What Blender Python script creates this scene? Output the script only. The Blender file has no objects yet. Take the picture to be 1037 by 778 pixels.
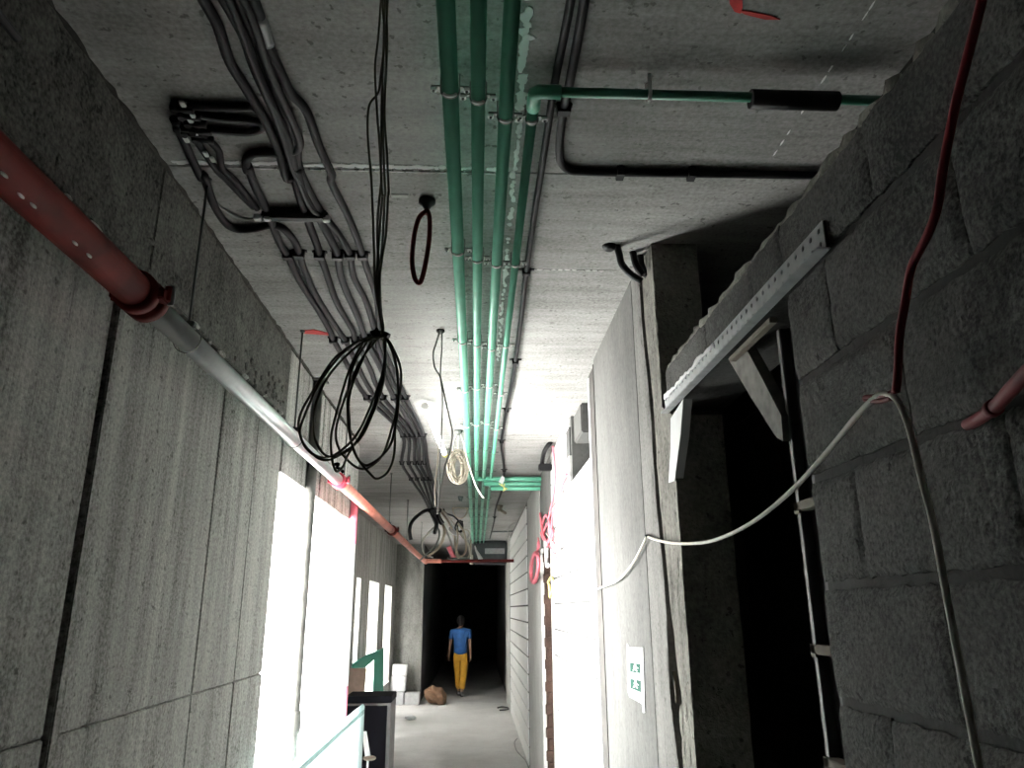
import bpy, bmesh, math, random
from mathutils import Vector, Matrix, noise
random.seed(7)
S = bpy.context.scene
COL = S.collection

# ------------------------------------------------------------------ camera
CX, CY = 518.5, 389.0
VP, VV = (482.0, 617.0), (503.0, -2067.0)       # vanishing points of the corridor and of the verticals
HC = 1.85                                        # eye height
F = math.sqrt(-((VP[0]-CX)*(VV[0]-CX) + (VP[1]-CY)*(VV[1]-CY)))
def ray(px, py): return Vector(((px-CX)/F, -(py-CY)/F, -1.0))
_y = ray(*VP).normalized(); _z = ray(*VV).normalized()
if _z.y < 0: _z = -_z
_x = _y.cross(_z)
ROT = Matrix((_x, _y, _z))                       # camera axes -> world axes
CAM = Vector((0, 0, HC))
cd = bpy.data.cameras.new('camera'); cam = bpy.data.objects.new('camera', cd); COL.objects.link(cam)
cam.matrix_world = Matrix.Translation(CAM) @ ROT.to_4x4()
cd.sensor_fit = 'HORIZONTAL'; cd.sensor_width = 36; cd.lens = F/1037*36; cd.clip_start = .02
S.camera = cam

# ------------------------------------------------------------------ light
S.view_settings.view_transform = 'Standard'
S.view_settings.look = 'None'
S.view_settings.gamma = 1
S.view_settings.use_curve_mapping = False
S.view_settings.exposure = 0.0
w = bpy.data.worlds.new('sky'); S.world = w; w.use_nodes = True
bg = w.node_tree.nodes['Background']
bg.inputs[0].default_value = (1, .985, .955, 1); bg.inputs[1].default_value = 66.0
S.cycles.use_denoising = True
S.cycles.max_bounces = 10; S.cycles.diffuse_bounces = 8
S.cycles.sample_clamp_indirect = 6
def portal(name, loc, rot, sx, sy):
    l = bpy.data.lights.new(name, 'AREA'); l.shape = 'RECTANGLE'; l.size = sx; l.size_y = sy
    l.cycles.is_portal = True
    o = bpy.data.objects.new(name, l); COL.objects.link(o); o.location = loc; o.rotation_euler = rot
    return o

# ------------------------------------------------------------------ room dimensions
CE = 3.23                       # ceiling
XL, XR = -1.03, .68             # corridor walls
XB = -1.75                      # recessed outer wall further on
OP0, OP1, OPT = 3.88, 6.10, 2.54   # big opening in the left wall
WIN = [(11.30, 11.72), (12.66, 13.93), (14.83, 16.05)]
WT, WB = 2.31, .45
YE = 16.75                      # end wall
PX0 = -1.15                     # portal edge
portal('daylight_opening', (XL-.22, (OP0+OP1)/2, OPT/2), (0, math.radians(-90), 0), OPT, OP1-OP0)
for a, b in WIN:
    portal('daylight_window', (XB-.22, (a+b)/2, (WT+WB)/2), (0, math.radians(-90), 0), WT-WB, b-a)

def un(px, py, ax, v):
    d = ROT @ ray(px, py); return CAM + d*((v-CAM[ax])/d[ax])
def onc(px, py, drop=0): return un(px, py, 2, CE-drop)
def atX(px, py, X): return un(px, py, 0, X)
def atY(px, py, Y): return un(px, py, 1, Y)

# ------------------------------------------------------------------ materials
def mat(name, col, rough=.6, metal=0, **k):
    m = bpy.data.materials.new(name); m.use_nodes = True
    nt = m.node_tree; b = nt.nodes['Principled BSDF']
    b.inputs['Base Color'].default_value = (*col, 1); b.inputs['Roughness'].default_value = rough
    b.inputs['Metallic'].default_value = metal
    if 'spec' in k: b.inputs['Specular IOR Level'].default_value = k['spec']
    v = k.get('var', .25); sc = k.get('scale', 12)
    tc = nt.nodes.new('ShaderNodeTexCoord'); n = nt.nodes.new('ShaderNodeTexNoise')
    n.inputs['Scale'].default_value = sc; n.inputs['Detail'].default_value = 6
    r = nt.nodes.new('ShaderNodeValToRGB')
    r.color_ramp.elements[0].position = .3; r.color_ramp.elements[1].position = .7
    r.color_ramp.elements[0].color = (*[c*(1-v) for c in col], 1)
    r.color_ramp.elements[1].color = (*[min(1, c*(1+v)) for c in col], 1)
    nt.links.new(tc.outputs['Object'], n.inputs['Vector']); nt.links.new(n.outputs['Fac'], r.inputs['Fac'])
    nt.links.new(r.outputs['Color'], b.inputs['Base Color'])
    if k.get('bump'):
        bp = nt.nodes.new('ShaderNodeBump'); bp.inputs['Strength'].default_value = k['bump']; bp.inputs['Distance'].default_value = .004
        nt.links.new(n.outputs['Fac'], bp.inputs['Height']); nt.links.new(bp.outputs['Normal'], b.inputs['Normal'])
    if k.get('emit'):
        b.inputs['Emission Color'].default_value = (*k.get('ecol', (1, 1, .95)), 1); b.inputs['Emission Strength'].default_value = k['emit']
    if k.get('trans'): b.inputs['Transmission Weight'].default_value = k['trans']
    if k.get('alpha'): b.inputs['Alpha'].default_value = k['alpha']
    return m

def concrete(name, base, dark, stretch=(1, 1, 1), smix=.5, fine=60, speck=.35, bump=.4, big=.8, blots=.3, bigmix=.6, gamp=.18):
    """cast concrete: cloudy tone, stretched board streaks, fine grain, dark pock marks"""
    m = bpy.data.materials.new(name); m.use_nodes = True
    nt = m.node_tree; L = nt.links; N = nt.nodes; b = N['Principled BSDF']
    b.inputs['Roughness'].default_value = .88; b.inputs['Specular IOR Level'].default_value = .25
    tc = N.new('ShaderNodeTexCoord')
    def nz(scale, det, st=None, rough=.6):
        n = N.new('ShaderNodeTexNoise'); n.inputs['Scale'].default_value = scale; n.inputs['Detail'].default_value = det
        n.inputs['Roughness'].default_value = rough
        if st:
            mp = N.new('ShaderNodeMapping'); mp.inputs['Scale'].default_value = st
            L.new(tc.outputs['Object'], mp.inputs['Vector']); L.new(mp.outputs['Vector'], n.inputs['Vector'])
        else: L.new(tc.outputs['Object'], n.inputs['Vector'])
        return n.outputs['Fac']
    def ramp(f, p0, p1, c0=0., c1=1.):
        r = N.new('ShaderNodeMapRange'); r.inputs[1].default_value = p0; r.inputs[2].default_value = p1
        r.inputs[3].default_value = c0; r.inputs[4].default_value = c1; L.new(f, r.inputs[0]); return r.outputs[0]
    def mth(op, a, c):
        n = N.new('ShaderNodeMath'); n.operation = op
        for i, v in enumerate((a, c)):
            if isinstance(v, (int, float)): n.inputs[i].default_value = v
            else: L.new(v, n.inputs[i])
        return n.outputs[0]
    cloud = ramp(nz(big, 8), .32, .68)
    streak = ramp(nz(4, 6, stretch, .7), .3, .7)
    grain = nz(fine, 4)
    pock = ramp(nz(9, 5, None, .75), .62, .72)
    f = mth('ADD', mth('MULTIPLY', cloud, bigmix*(1-smix)), mth('MULTIPLY', streak, smix))
    f = mth('ADD', f, ramp(grain, .3, .7, -gamp, gamp))
    f = mth('SUBTRACT', f, mth('MULTIPLY', pock, blots))
    sp = ramp(nz(38, 2, None, .5), .66, .71)
    f = mth('SUBTRACT', f, mth('MULTIPLY', sp, speck))
    mx = N.new('ShaderNodeMix'); mx.data_type = 'RGBA'
    mx.inputs[6].default_value = (*dark, 1); mx.inputs[7].default_value = (*base, 1)
    L.new(f, mx.inputs[0]); L.new(mx.outputs[2], b.inputs['Base Color'])
    bp = N.new('ShaderNodeBump'); bp.inputs['Strength'].default_value = bump; bp.inputs['Distance'].default_value = .01
    h = mth('ADD', mth('MULTIPLY', grain, .4), mth('SUBTRACT', streak, mth('MULTIPLY', pock, .6)))
    L.new(h, bp.inputs['Height']); L.new(bp.outputs['Normal'], b.inputs['Normal'])
    return m

M = {}
M['ceil'] = concrete('ceiling_concrete', (.50, .495, .48), (.13, .127, .12), (.35, 3.2, 1), .35, 70, .5, .25, .9, .35)
M['left'] = concrete('board_marked_concrete', (.64, .635, .60), (.07, .069, .061), (1, 2.2, .12), .78, 90, .35, .5, .9, .4, .7, .3)
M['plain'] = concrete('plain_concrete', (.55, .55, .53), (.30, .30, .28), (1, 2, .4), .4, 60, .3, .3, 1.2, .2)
M['jamb'] = concrete('jamb_render', (.27, .265, .25), (.08, .079, .073), (1, 3, .6), .4, 70, .3, .5, 2, .35)
M['bed'] = concrete('dark_bed_mortar', (.05, .05, .046), (.008, .008, .007), (1, 1, 1), .3, 60)
M['niche'] = concrete('shaded_concrete', (.10, .10, .095), (.06, .06, .057))  # shade of niche and recess put into the concrete tone
M['grout'] = concrete('shadow_gap_grout', (.075, .073, .062), (.015, .014, .012), (1, 1, 1), .3, 60)
M['beam'] = concrete('honeycombed_concrete', (.19, .19, .17), (.02, .02, .018), (1, 2, 1.2), .4, 80, .4, .7, 2.5, .6, .7, .35)
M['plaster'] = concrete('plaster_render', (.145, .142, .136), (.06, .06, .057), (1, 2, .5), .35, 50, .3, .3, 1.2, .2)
M['rough'] = concrete('rough_mortar', (.36, .35, .31), (.07, .067, .058), (1, 6, .6), .5, 60, .4, 1.0, 3, .4)
M['floor'] = concrete('floor_screed', (.80, .795, .78), (.48, .475, .465), (1, 1, 1), .3, 40, .4, .3, 1.4, .25)
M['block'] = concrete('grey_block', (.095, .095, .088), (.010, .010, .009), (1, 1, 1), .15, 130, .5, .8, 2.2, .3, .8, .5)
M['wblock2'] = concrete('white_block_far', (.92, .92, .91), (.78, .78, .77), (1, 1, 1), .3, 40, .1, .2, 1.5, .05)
M['wblock'] = concrete('white_block', (.46, .46, .455), (.33, .33, .325), (1, 1, 1), .3, 40, .2, .2, 1.5, .1)
M['mortar'] = concrete('grey_mortar', (.14, .14, .135), (.08, .08, .08), (1, 1, 1), .3, 60, .3, .8, 2, .3)
M['wmortar'] = concrete('pale_mortar', (.085, .085, .083), (.05, .05, .049), (1, 1, 1), .3, 60, .3, .5, 2, .3)
M['shade_conc'] = concrete('shade_toned_concrete', (.16, .16, .16), (.05, .05, .05), (1, 1, 1), .3, 50, .4, .5, 1.5, .3)  # gloom of the unlit spaces put into the wall colour
M['brown_brick'] = concrete('brown_brick', (.075, .042, .030), (.025, .015, .012), (1, 1, 1), .3, 50, .4, .6, 4, .3)
M['endw'] = concrete('end_wall_concrete', (.40, .40, .38), (.08, .08, .07), (1, 3.2, .2), .5, 90, .35, .5, .9, .4, .7, .3)
M['light_screen'] = concrete('light_screen_grey', (.50, .49, .48), (.40, .40, .39))  # tone of the added daylight screen outside
M['white_plaster'] = mat('white_plaster', (.92, .92, .91), .9, var=.04, scale=40, bump=.2)
M['green'] = mat('green_plastic_pipe', (.10, .34, .23), .38, var=.12, scale=9)
M['dgreen'] = mat('dark_green_plastic', (.03, .16, .10), .45, var=.15)
M['black'] = mat('black_plastic', (.009, .009, .010), .55, spec=.2, var=.25)
M['gconduit'] = mat('black_grey_conduit', (.014, .0135, .015), .6, spec=.12, var=.25)
M['clamp'] = mat('dark_clamp_steel', (.12, .13, .12), .45, .6)
M['tab'] = mat('zinc_tab', (.80, .80, .78), .5, .2, var=.08)
M['red_paint'] = mat('dark_red_paint', (.075, .009, .007), .6, spec=.06, var=.5, scale=10, bump=.5)
M['red_bright'] = mat('red_lacquer', (.62, .05, .09), .45, var=.2)
M['salmon'] = mat('primer_red_pipe', (.55, .19, .14), .5, var=.2)
M['silver'] = mat('galvanised_pipe', (.80, .81, .82), .34, .85, var=.08, scale=20)
M['steel'] = mat('galvanised_steel', (.40, .41, .415), .55, .3, var=.15, scale=30)
M['rod'] = mat('dark_steel_rod', (.10, .11, .11), .5, .5)
M['olive'] = mat('olive_black_cable', (.045, .048, .020), .42, var=.3, scale=30)
M['red_cable'] = mat('red_cable', (.19, .018, .024), .5, spec=.3, var=.15)
M['dred_cable'] = mat('dark_red_hose', (.10, .012, .014), .6, spec=.15, var=.2)
M['white_cable'] = mat('white_cable', (.62, .60, .53), .5, var=.1, scale=30)
M['coil_cable'] = mat('off_white_coil', (.22, .195, .15), .6, var=.25, scale=30)
M['pink_cable'] = mat('faded_red_cable', (.68, .16, .20), .5, var=.15)
M['grey_cable'] = mat('grey_cable', (.22, .22, .21), .55, var=.2)
M['tan_cable'] = mat('tan_cable', (.45, .38, .29), .55, var=.2)
M['timber'] = mat('grey_timber', (.15, .145, .13), .85, var=.35, scale=25, bump=.4)
M['ply'] = mat('plywood', (.52, .40, .33), .75, var=.15, scale=15)
M['lath'] = mat('pale_timber', (.14, .122, .095), .85, var=.15, scale=25)
M['frame'] = mat('steel_door_frame', (.055, .055, .06), .5, .3)
M['paper'] = mat('white_paper', (.62, .63, .63), .7, var=.04)
M['film'] = mat('grey_film', (.22, .225, .23), .4, var=.08)
M['sign_green'] = mat('sign_green', (.012, .062, .045), .8, spec=.1, var=.08)
M['teal_sheet'] = mat('pale_teal_sheet', (.78, .90, .90), .6, var=.05)
def see_through(m, k=.75):
    nt = m.node_tree; b = nt.nodes['Principled BSDF']; o = nt.nodes['Material Output']
    t = nt.nodes.new('ShaderNodeBsdfTranslucent'); t.inputs[0].default_value = b.inputs['Base Color'].default_value
    x = nt.nodes.new('ShaderNodeMixShader'); x.inputs[0].default_value = k
    nt.links.new(b.outputs[0], x.inputs[1]); nt.links.new(t.outputs[0], x.inputs[2]); nt.links.new(x.outputs[0], o.inputs[0])
see_through(M['teal_sheet'])
M['teal_edge'] = mat('teal_edge', (.30, .44, .44), .6, var=.1)
M['net'] = mat('green_safety_net', (.02, .17, .12), .8, var=.3, scale=40)
M['cab'] = mat('black_cabinet_paint', (.005, .005, .008), .8, spec=.1, var=.3, scale=5)
M['cab_edge'] = mat('grey_cabinet_edge', (.12, .115, .115), .6, var=.2)
M['foam'] = mat('white_block_pack', (.78, .79, .80), .75, var=.1, scale=14, bump=.3)
M['sack'] = mat('brown_sack', (.095, .05, .026), .9, var=.3, scale=20, bump=.5)
M['skin'] = mat('skin', (.16, .09, .06), .6, var=.05)
M['shirt'] = mat('blue_cotton', (.008, .06, .19), .85, var=.2, scale=14)
M['trousers'] = mat('yellow_work_trousers', (.34, .17, .007), .8, var=.18, scale=14)
M['hair'] = mat('black_hair', (.008, .007, .007), .9, spec=.1)
M['boot'] = mat('grey_work_boot', (.04, .04, .045), .7)
M['paint_red'] = mat('red_marking_paint', (.42, .03, .03), .85, var=.3, scale=30)
M['channel'] = mat('rusty_channel', (.034, .030, .027), .85, var=.5, scale=9, bump=.4)
M['prop'] = mat('weathered_grey_steel', (.10, .10, .092), .6, .1, var=.35, scale=16, bump=.2)
M['pinkpole'] = mat('overexposed_red_pole', (.62, .16, .22), .6, var=.3, scale=5)  # overexposed red, its glare put into the pink
M['glow'] = mat('lit_tube', (1, 1, 1), .4, emit=9, ecol=(1, 1, .96))
M['yellow'] = mat('yellow_tape', (.75, .66, .20), .6, var=.1)
M['duct'] = mat('black_duct_wrap', (.02, .028, .03), .45, var=.3)

# ------------------------------------------------------------------ mesh helpers
class MB:
    def __init__(s): s.v = []; s.f = []; s.sm = []
    def add(s, vs, fs, smooth=False):
        o = len(s.v); s.v += [Vector(p) for p in vs]; s.f += [[i+o for i in f] for f in fs]; s.sm += [smooth]*len(fs); return s
    def box(s, a, b, ch=0.0):
        x0, y0, z0 = a; x1, y1, z1 = b
        if ch <= 0:
            vs = [(x, y, z) for x in (x0, x1) for y in (y0, y1) for z in (z0, z1)]
            return s.add(vs, [(0,1,3,2),(4,6,7,5),(0,4,5,1),(2,3,7,6),(0,2,6,4),(1,5,7,3)])
        bm = bmesh.new(); bmesh.ops.create_cube(bm, size=1)
        for v in bm.verts: v.co = Vector(((x0+x1)/2+v.co.x*(x1-x0), (y0+y1)/2+v.co.y*(y1-y0), (z0+z1)/2+v.co.z*(z1-z0)))
        bmesh.ops.bevel(bm, geom=bm.edges[:], offset=ch, segments=2, affect='EDGES')
        return s.bm(bm)
    def bm(s, bm, mx=None, smooth=False):
        bm.verts.index_update()
        vs = [(mx @ v.co if mx else v.co.copy()) for v in bm.verts]; fs = [[v.index for v in f.verts] for f in bm.faces]
        bm.free(); return s.add(vs, fs, smooth)
    def prism(s, pts, off):
        n = len(pts); off = Vector(off); vs = [Vector(p) for p in pts]+[Vector(p)+off for p in pts]
        return s.add(vs, [list(range(n))[::-1], list(range(n, 2*n))]+[(i, (i+1)%n, n+(i+1)%n, n+i) for i in range(n)])
    def tube(s, path, r, n=10, closed=False, flat=None):
        P = [Vector(p) for p in path]; m = len(P)
        R = r if isinstance(r, (list, tuple)) else [r]*m
        T = []
        for i in range(m):
            a = P[(i-1) % m] if closed or i > 0 else P[i]; b = P[(i+1) % m] if closed or i < m-1 else P[i]
            T.append((b-a).normalized())
        u = T[0].orthogonal().normalized() if flat is None else (Vector(flat)-T[0]*T[0].dot(Vector(flat))).normalized()
        vs = []
        for i in range(m):
            u = (u-T[i]*u.dot(T[i])).normalized(); w_ = T[i].cross(u)
            k = 1 if flat is None else .35
            for j in range(n):
                a = 2*math.pi*j/n; vs.append(P[i]+(u*math.cos(a)+w_*math.sin(a)*k)*R[i])
        fs = []
        for i in range(m if closed else m-1):
            for j in range(n):
                a, b = i*n, ((i+1) % m)*n; fs.append((a+j, a+(j+1) % n, b+(j+1) % n, b+j))
        s.add(vs, fs, True)
        if not closed:
            o = len(s.v)-m*n
            s.f += [[o+j for j in range(n)][::-1], [o+(m-1)*n+j for j in range(n)]]; s.sm += [False, False]
        return s
    def lathe(s, prof, org, axis, n=20):
        """prof: (t along axis, radius)"""
        ax = Vector(axis).normalized(); u = ax.orthogonal().normalized(); v = ax.cross(u); org = Vector(org)
        vs = [org+ax*t+(u*math.cos(2*math.pi*j/n)+v*math.sin(2*math.pi*j/n))*r for t, r in prof for j in range(n)]
        fs = [(i*n+j, i*n+(j+1) % n, (i+1)*n+(j+1) % n, (i+1)*n+j) for i in range(len(prof)-1) for j in range(n)]
        s.add(vs, fs, True); o = len(s.v)-len(vs)
        s.f += [[o+j for j in range(n)][::-1], [o+(len(prof)-1)*n+j for j in range(n)]]; s.sm += [False, False]
        return s
    def ball(s, c, r, n=10):
        bm = bmesh.new(); bmesh.ops.create_uvsphere(bm, u_segments=n, v_segments=max(6, n*2//3), radius=1)
        r = r if isinstance(r, (tuple, list)) else (r, r, r)
        return s.bm(bm, Matrix.Translation(Vector(c)) @ Matrix.Diagonal((*r, 1)), True)
    def build(s, name, m, parent=None, org=None):
        me = bpy.data.meshes.new(name)
        if parent is not None: o0 = Vector(parent['_o'])
        elif org is not None: o0 = Vector(org)
        else:
            lo = [min(v[i] for v in s.v) for i in range(3)]; hi = [max(v[i] for v in s.v) for i in range(3)]
            o0 = Vector(((lo[0]+hi[0])/2, (lo[1]+hi[1])/2, lo[2]))
        me.from_pydata([v-o0 for v in s.v], [], s.f); me.polygons.foreach_set('use_smooth', s.sm)
        me.materials.append(M[m] if isinstance(m, str) else m)
        bm = bmesh.new(); bm.from_mesh(me); bmesh.ops.recalc_face_normals(bm, faces=bm.faces[:]); bm.to_mesh(me); bm.free()
        me.update()
        o = bpy.data.objects.new(name, me); COL.objects.link(o); o['_o'] = tuple(o0)
        if parent is not None: o.parent = parent
        else: o.location = o0
        return o
def smooth_path(pts, sub=6, closed=False):
    P = [Vector(p) for p in pts]; n = len(P); out = []
    for i in range(n if closed else n-1):
        if closed: a, b, c, d = P[(i-1) % n], P[i], P[(i+1) % n], P[(i+2) % n]
        else: a, b, c, d = P[max(i-1, 0)], P[i], P[i+1], P[min(i+2, n-1)]
        for k in range(sub):
            t = k/sub
            out.append(.5*((2*b)+(c-a)*t+(2*a-5*b+4*c-d)*t*t+(3*b-a-3*c+d)*t**3))
    if not closed: out.append(P[-1])
    return out
def tag(o, label, cat, group=None):
    o['label'] = label; o['category'] = cat
    if group: o['group'] = group
    return o
def thing(name, loc, label, cat, group=None):
    o = bpy.data.objects.new(name, None); COL.objects.link(o); o.location = loc; o['_o'] = tuple(loc); o.empty_display_size = .1
    return tag(o, label, cat, group)
def struct(o): o['kind'] = 'structure'; return o

# ------------------------------------------------------------------ SETTING
# floor
b = MB(); b.box((-3.0, -3.2, -.15), (3.0, 30, 0)); struct(b.build('floor', 'floor', org=(0, 0, 0)))
# ceiling: cast panels with thin joints under a slab
b = MB(); b.box((-2.2, -3.2, CE+.008), (3.0, 30, CE+.2))
ys = [-3.2, -.6, 1.05, 2.13, 2.85, 5.98, 9.23, 12.3, 15.2, 18.2, 22, 30]
for i in range(len(ys)-1):
    dz = random.uniform(-.001, .001)
    b.box((-2.2, ys[i]+.003, CE+dz), (3.0, ys[i+1]-.003, CE+.009))
struct(b.build('ceiling', 'ceil', org=(0, 0, 0)))

# left wall: board-marked panels with open joints, lintel beam, opening
def panels(b, x, th, ylist, zlist, gap=.007, jig=.003, skip=None):
    for i in range(len(ylist)-1):
        for k in range(len(zlist)-1):
            if skip and skip(ylist[i], zlist[k]): continue
            d = random.uniform(-jig, jig)
            g = gap*(.6+.8*random.random())
            b.box((x-.03, ylist[i]+g/2, zlist[k]+g/2), (x+d, ylist[i+1]-g/2, zlist[k+1]-g/2), .003)
b = MB()
b.box((XL-.2, -3.2, 0), (XL-.012, OP0-.004, CE))
b.box((XL-.2, OP0-.01, OPT+.004), (XL-.012, OP1+.01, CE))
b.box((XL-.2, OP1+.004, 0), (XL-.012, 6.42, CE))
panels(b, XL, .03, [-3.2, -1.4, -.5, .4, 1.3, 1.985], [0, 1.56, 2.83])
b.box((XL-.03, 1.995, 0), (XL+.012, 2.035, 2.83), .004)
panels(b, XL, .03, [2.045, 2.95, 3.44, OP0], [0, 1.56, 2.83])
panels(b, XL+.004, .03, [OP0, 4.45, 4.85, 5.2, 5.55, 5.85, OP1], [OPT, CE], gap=.012)
panels(b, XL, .03, [OP1, 6.42], [0, CE])
for k in range(26):                       # ragged grout fins and pock lumps under the beam edge
    y = random.uniform(.9, 3.8); b.ball((XL+.006, y, 2.83+random.uniform(-.03, .012)), (.012, random.uniform(.015, .06), random.uniform(.006, .018)), 8)
struct(b.build('wall_left', 'left', org=(0, 0, 0)))
b = MB(); panels(b, XL+.012, .03, [-3.2, -.9, 1.05, 2.13, 2.95, OP0], [2.83, CE], jig=.004)
for k in range(120):
    y = random.uniform(.7, 3.8); b.ball((XL+.010, y, random.uniform(2.83, 2.98)), (.008, random.uniform(.008, .03), random.uniform(.006, .02)), 6)
struct(b.build('trim_beam_left', 'beam', org=(0, 0, 0)))
P = [(XL+.010+random.uniform(-.002, .004), -3+k*.04, CE-.001) for k in range(230)]     # dark grout strip along the ceiling edge, standing in for the shadow gap
struct(MB().tube(P, [random.uniform(.006, .014) for _ in P], 6).build('trim_grout_left', 'grout', org=(0, 0, 0)))
# cross wall back to the recessed outer wall
b = MB(); b.box((XB-.2, 6.22, 0), (XL-.2, 6.42, CE)); struct(b.build('wall_left_return', 'white_plaster', org=(0, 0, 0)))  # white put into its colour for the glare outside
# recessed outer wall with three tall windows
b = MB()
yy = [6.42]+[v for p in WIN for v in p]+[YE]
for i in range(0, len(yy), 2): b.box((XB-.2, yy[i], 0), (XB, yy[i+1], CE))
for a, c in WIN:
    b.box((XB-.2, a, WT), (XB, c, CE)); b.box((XB-.2, a, 0), (XB, c, WB))
struct(b.build('wall_left_recess', 'left', org=(0, 0, 0)))
for i, (a, c) in enumerate(WIN):           # shallow sills and reveals
    b = MB(); b.box((XB-.19, a-.02, WB), (XB+.03, c+.02, WB+.03), .004)
    struct(b.build('trim_%d' % (i+1), 'plain', org=(0, 0, 0)))
# end wall with the open portal, dark corridor beyond
b = MB(); b.box((XB-.2, YE, 0), (PX0, YE+.25, CE)); struct(b.build('wall_end', 'endw', org=(0, 0, 0)))
b = MB(); b.box((PX0-.2, YE+.25, 0), (PX0, 29.6, CE)); struct(b.build('wall_far_left', 'shade_conc', org=(0, 0, 0)))
b = MB(); b.box((PX0-.2, 29.5, 0), (3.0, 29.8, CE)); struct(b.build('wall_far_end', 'shade_conc', org=(0, 0, 0)))
b = MB(); b.box((.70, 16.75, 0), (.9, 29.6, CE)); struct(b.build('wall_far_right', 'shade_conc', org=(0, 0, 0)))
# added screen outside, cutting the daylight through the narrow windows
b = MB(); b.box((-4.6, 8.6, -3), (-4.2, 24, 9)); struct(b.build('wall_light_screen', 'light_screen', org=(0, 0, 0)))
# wall behind the viewer
b = MB(); b.box((-2.2, -3.3, 0), (3.0, -3.1, CE)); struct(b.build('wall_back', 'plain', org=(0, 0, 0)))

# block walls
def blocks(b, m, X, y0, y1, z0, z1, th, ch=.21, ln=.40, ph=0.0, joint=.011, rec=.012, holes=(), jit=.0012, rough=False):
    """b takes the blocks, m the mortar bed"""
    k = 0; z = 0.0
    while z < z1-.005:
        za, zb = max(z, z0), min(z+ch, z1)
        if zb-za > .03:
            y = ph+(ln/2 if k % 2 else 0); y -= math.ceil((y-y0)/ln)*ln
            while y < y1:
                ya, yb = max(y, y0), min(y+ln, y1)
                if yb-ya > .02 and not any(h[0]-.01 < (ya+yb)/2 < h[1]+.01 and h[2] < (za+zb)/2 < h[3] for h in holes):
                    g = joint/2; d = random.uniform(-jit, jit)
                    c = min(.012 if rough else .004, (yb-ya)/4, (zb-za)/4)
                    a0, a1, c0, c1 = ya+(0 if rough else g), yb-(0 if rough else g), za+g, zb-g
                    if rough:
                        ny, nz_ = max(2, int((a1-a0)/.016)), max(2, int((c1-c0)/.016))
                        vs = []; fs = []
                        for i in range(ny+1):
                            for j in range(nz_+1):
                                yv = a0+(a1-a0)*i/ny; zv = c0+(c1-c0)*j/nz_
                                e = min(i, ny-i, j, nz_-j); x = X+d
                                x += noise.noise(Vector((yv*9, zv*9, X*9)))*.003+noise.noise(Vector((yv*40, zv*40, 3)))*.0012
                                if e == 0:
                                    x += (.0035 if j not in (0, nz_) else .007)+random.uniform(0, .002)
                                    zv += random.uniform(-.003, .003) if j in (0, nz_) else 0
                                vs.append((x, yv, zv))
                        for i in range(ny):
                            for j in range(nz_):
                                q = i*(nz_+1)+j; fs.append((q, q+1, q+nz_+2, q+nz_+1))
                        rim = [i*(nz_+1) for i in range(ny+1)]+[ny*(nz_+1)+j for j in range(1, nz_+1)]+[i*(nz_+1)+nz_ for i in range(ny-1, -1, -1)]+[j for j in range(nz_-1, 0, -1)]
                        b.add(vs, fs, True); n_ = len(rim)     # skirts back into the mortar, sharp edged
                        sk = [vs[r_] for r_ in rim]+[(X+.03, vs[r_][1], vs[r_][2]) for r_ in rim]
                        b.add(sk, [(q, (q+1) % n_, n_+(q+1) % n_, n_+q) for q in range(n_)])
                    else:
                        vs = [(X+d, y_, z_) for y_, z_ in ((a0+c, c0+c), (a1-c, c0+c), (a1-c, c1-c), (a0+c, c1-c))]
                        vs += [(X+d+c, y_, z_) for y_, z_ in ((a0, c0), (a1, c0), (a1, c1), (a0, c1))]
                        vs += [(X+.04, y_, z_) for y_, z_ in ((a0, c0), (a1, c0), (a1, c1), (a0, c1))]
                        fs = [(0,1,2,3)]+[(i, (i+1) % 4, 4+(i+1) % 4, 4+i) for i in range(4)]+[(4+i, 4+(i+1) % 4, 8+(i+1) % 4, 8+i) for i in range(4)]
                        b.add(vs, fs)
                y += ln
        z += ch; k += 1
D0, D1, DT = 1.48, 2.48, 2.53
WTOP = 2.69
b = MB()
blocks(b, None, XR, -3.2, D0, 0, WTOP, .2, ph=1.1, joint=.017, rough=True)
blocks(b, None, XR, D0, D1+.06, DT, WTOP, .2, ch=.211, ph=1.66, joint=.014, rough=True)
wn = struct(b.build('wall_right', 'block', org=(0, 0, 0)))
b = MB()
b.box((XR+.012, -3.2, 0), (XR+.2, D0-.004, WTOP+.004)); b.box((XR+.012, D0-.004, DT), (XR+.2, D1+.06, WTOP+.004))
struct(b.build('wall_right_mortar', 'bed', org=(0, 0, 0)))
b = MB()
for dx in (.02, .07, .13, .18):             # crumbled mortar along the unfinished top
    P = [(XR+dx, -1+k*.03, WTOP-.004) for k in range(118)]
    b.tube(P, [random.uniform(.008, .024) for _ in P], 7)
struct(b.build('trim_wall_top', 'rough', org=(0, 0, 0)))

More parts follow.
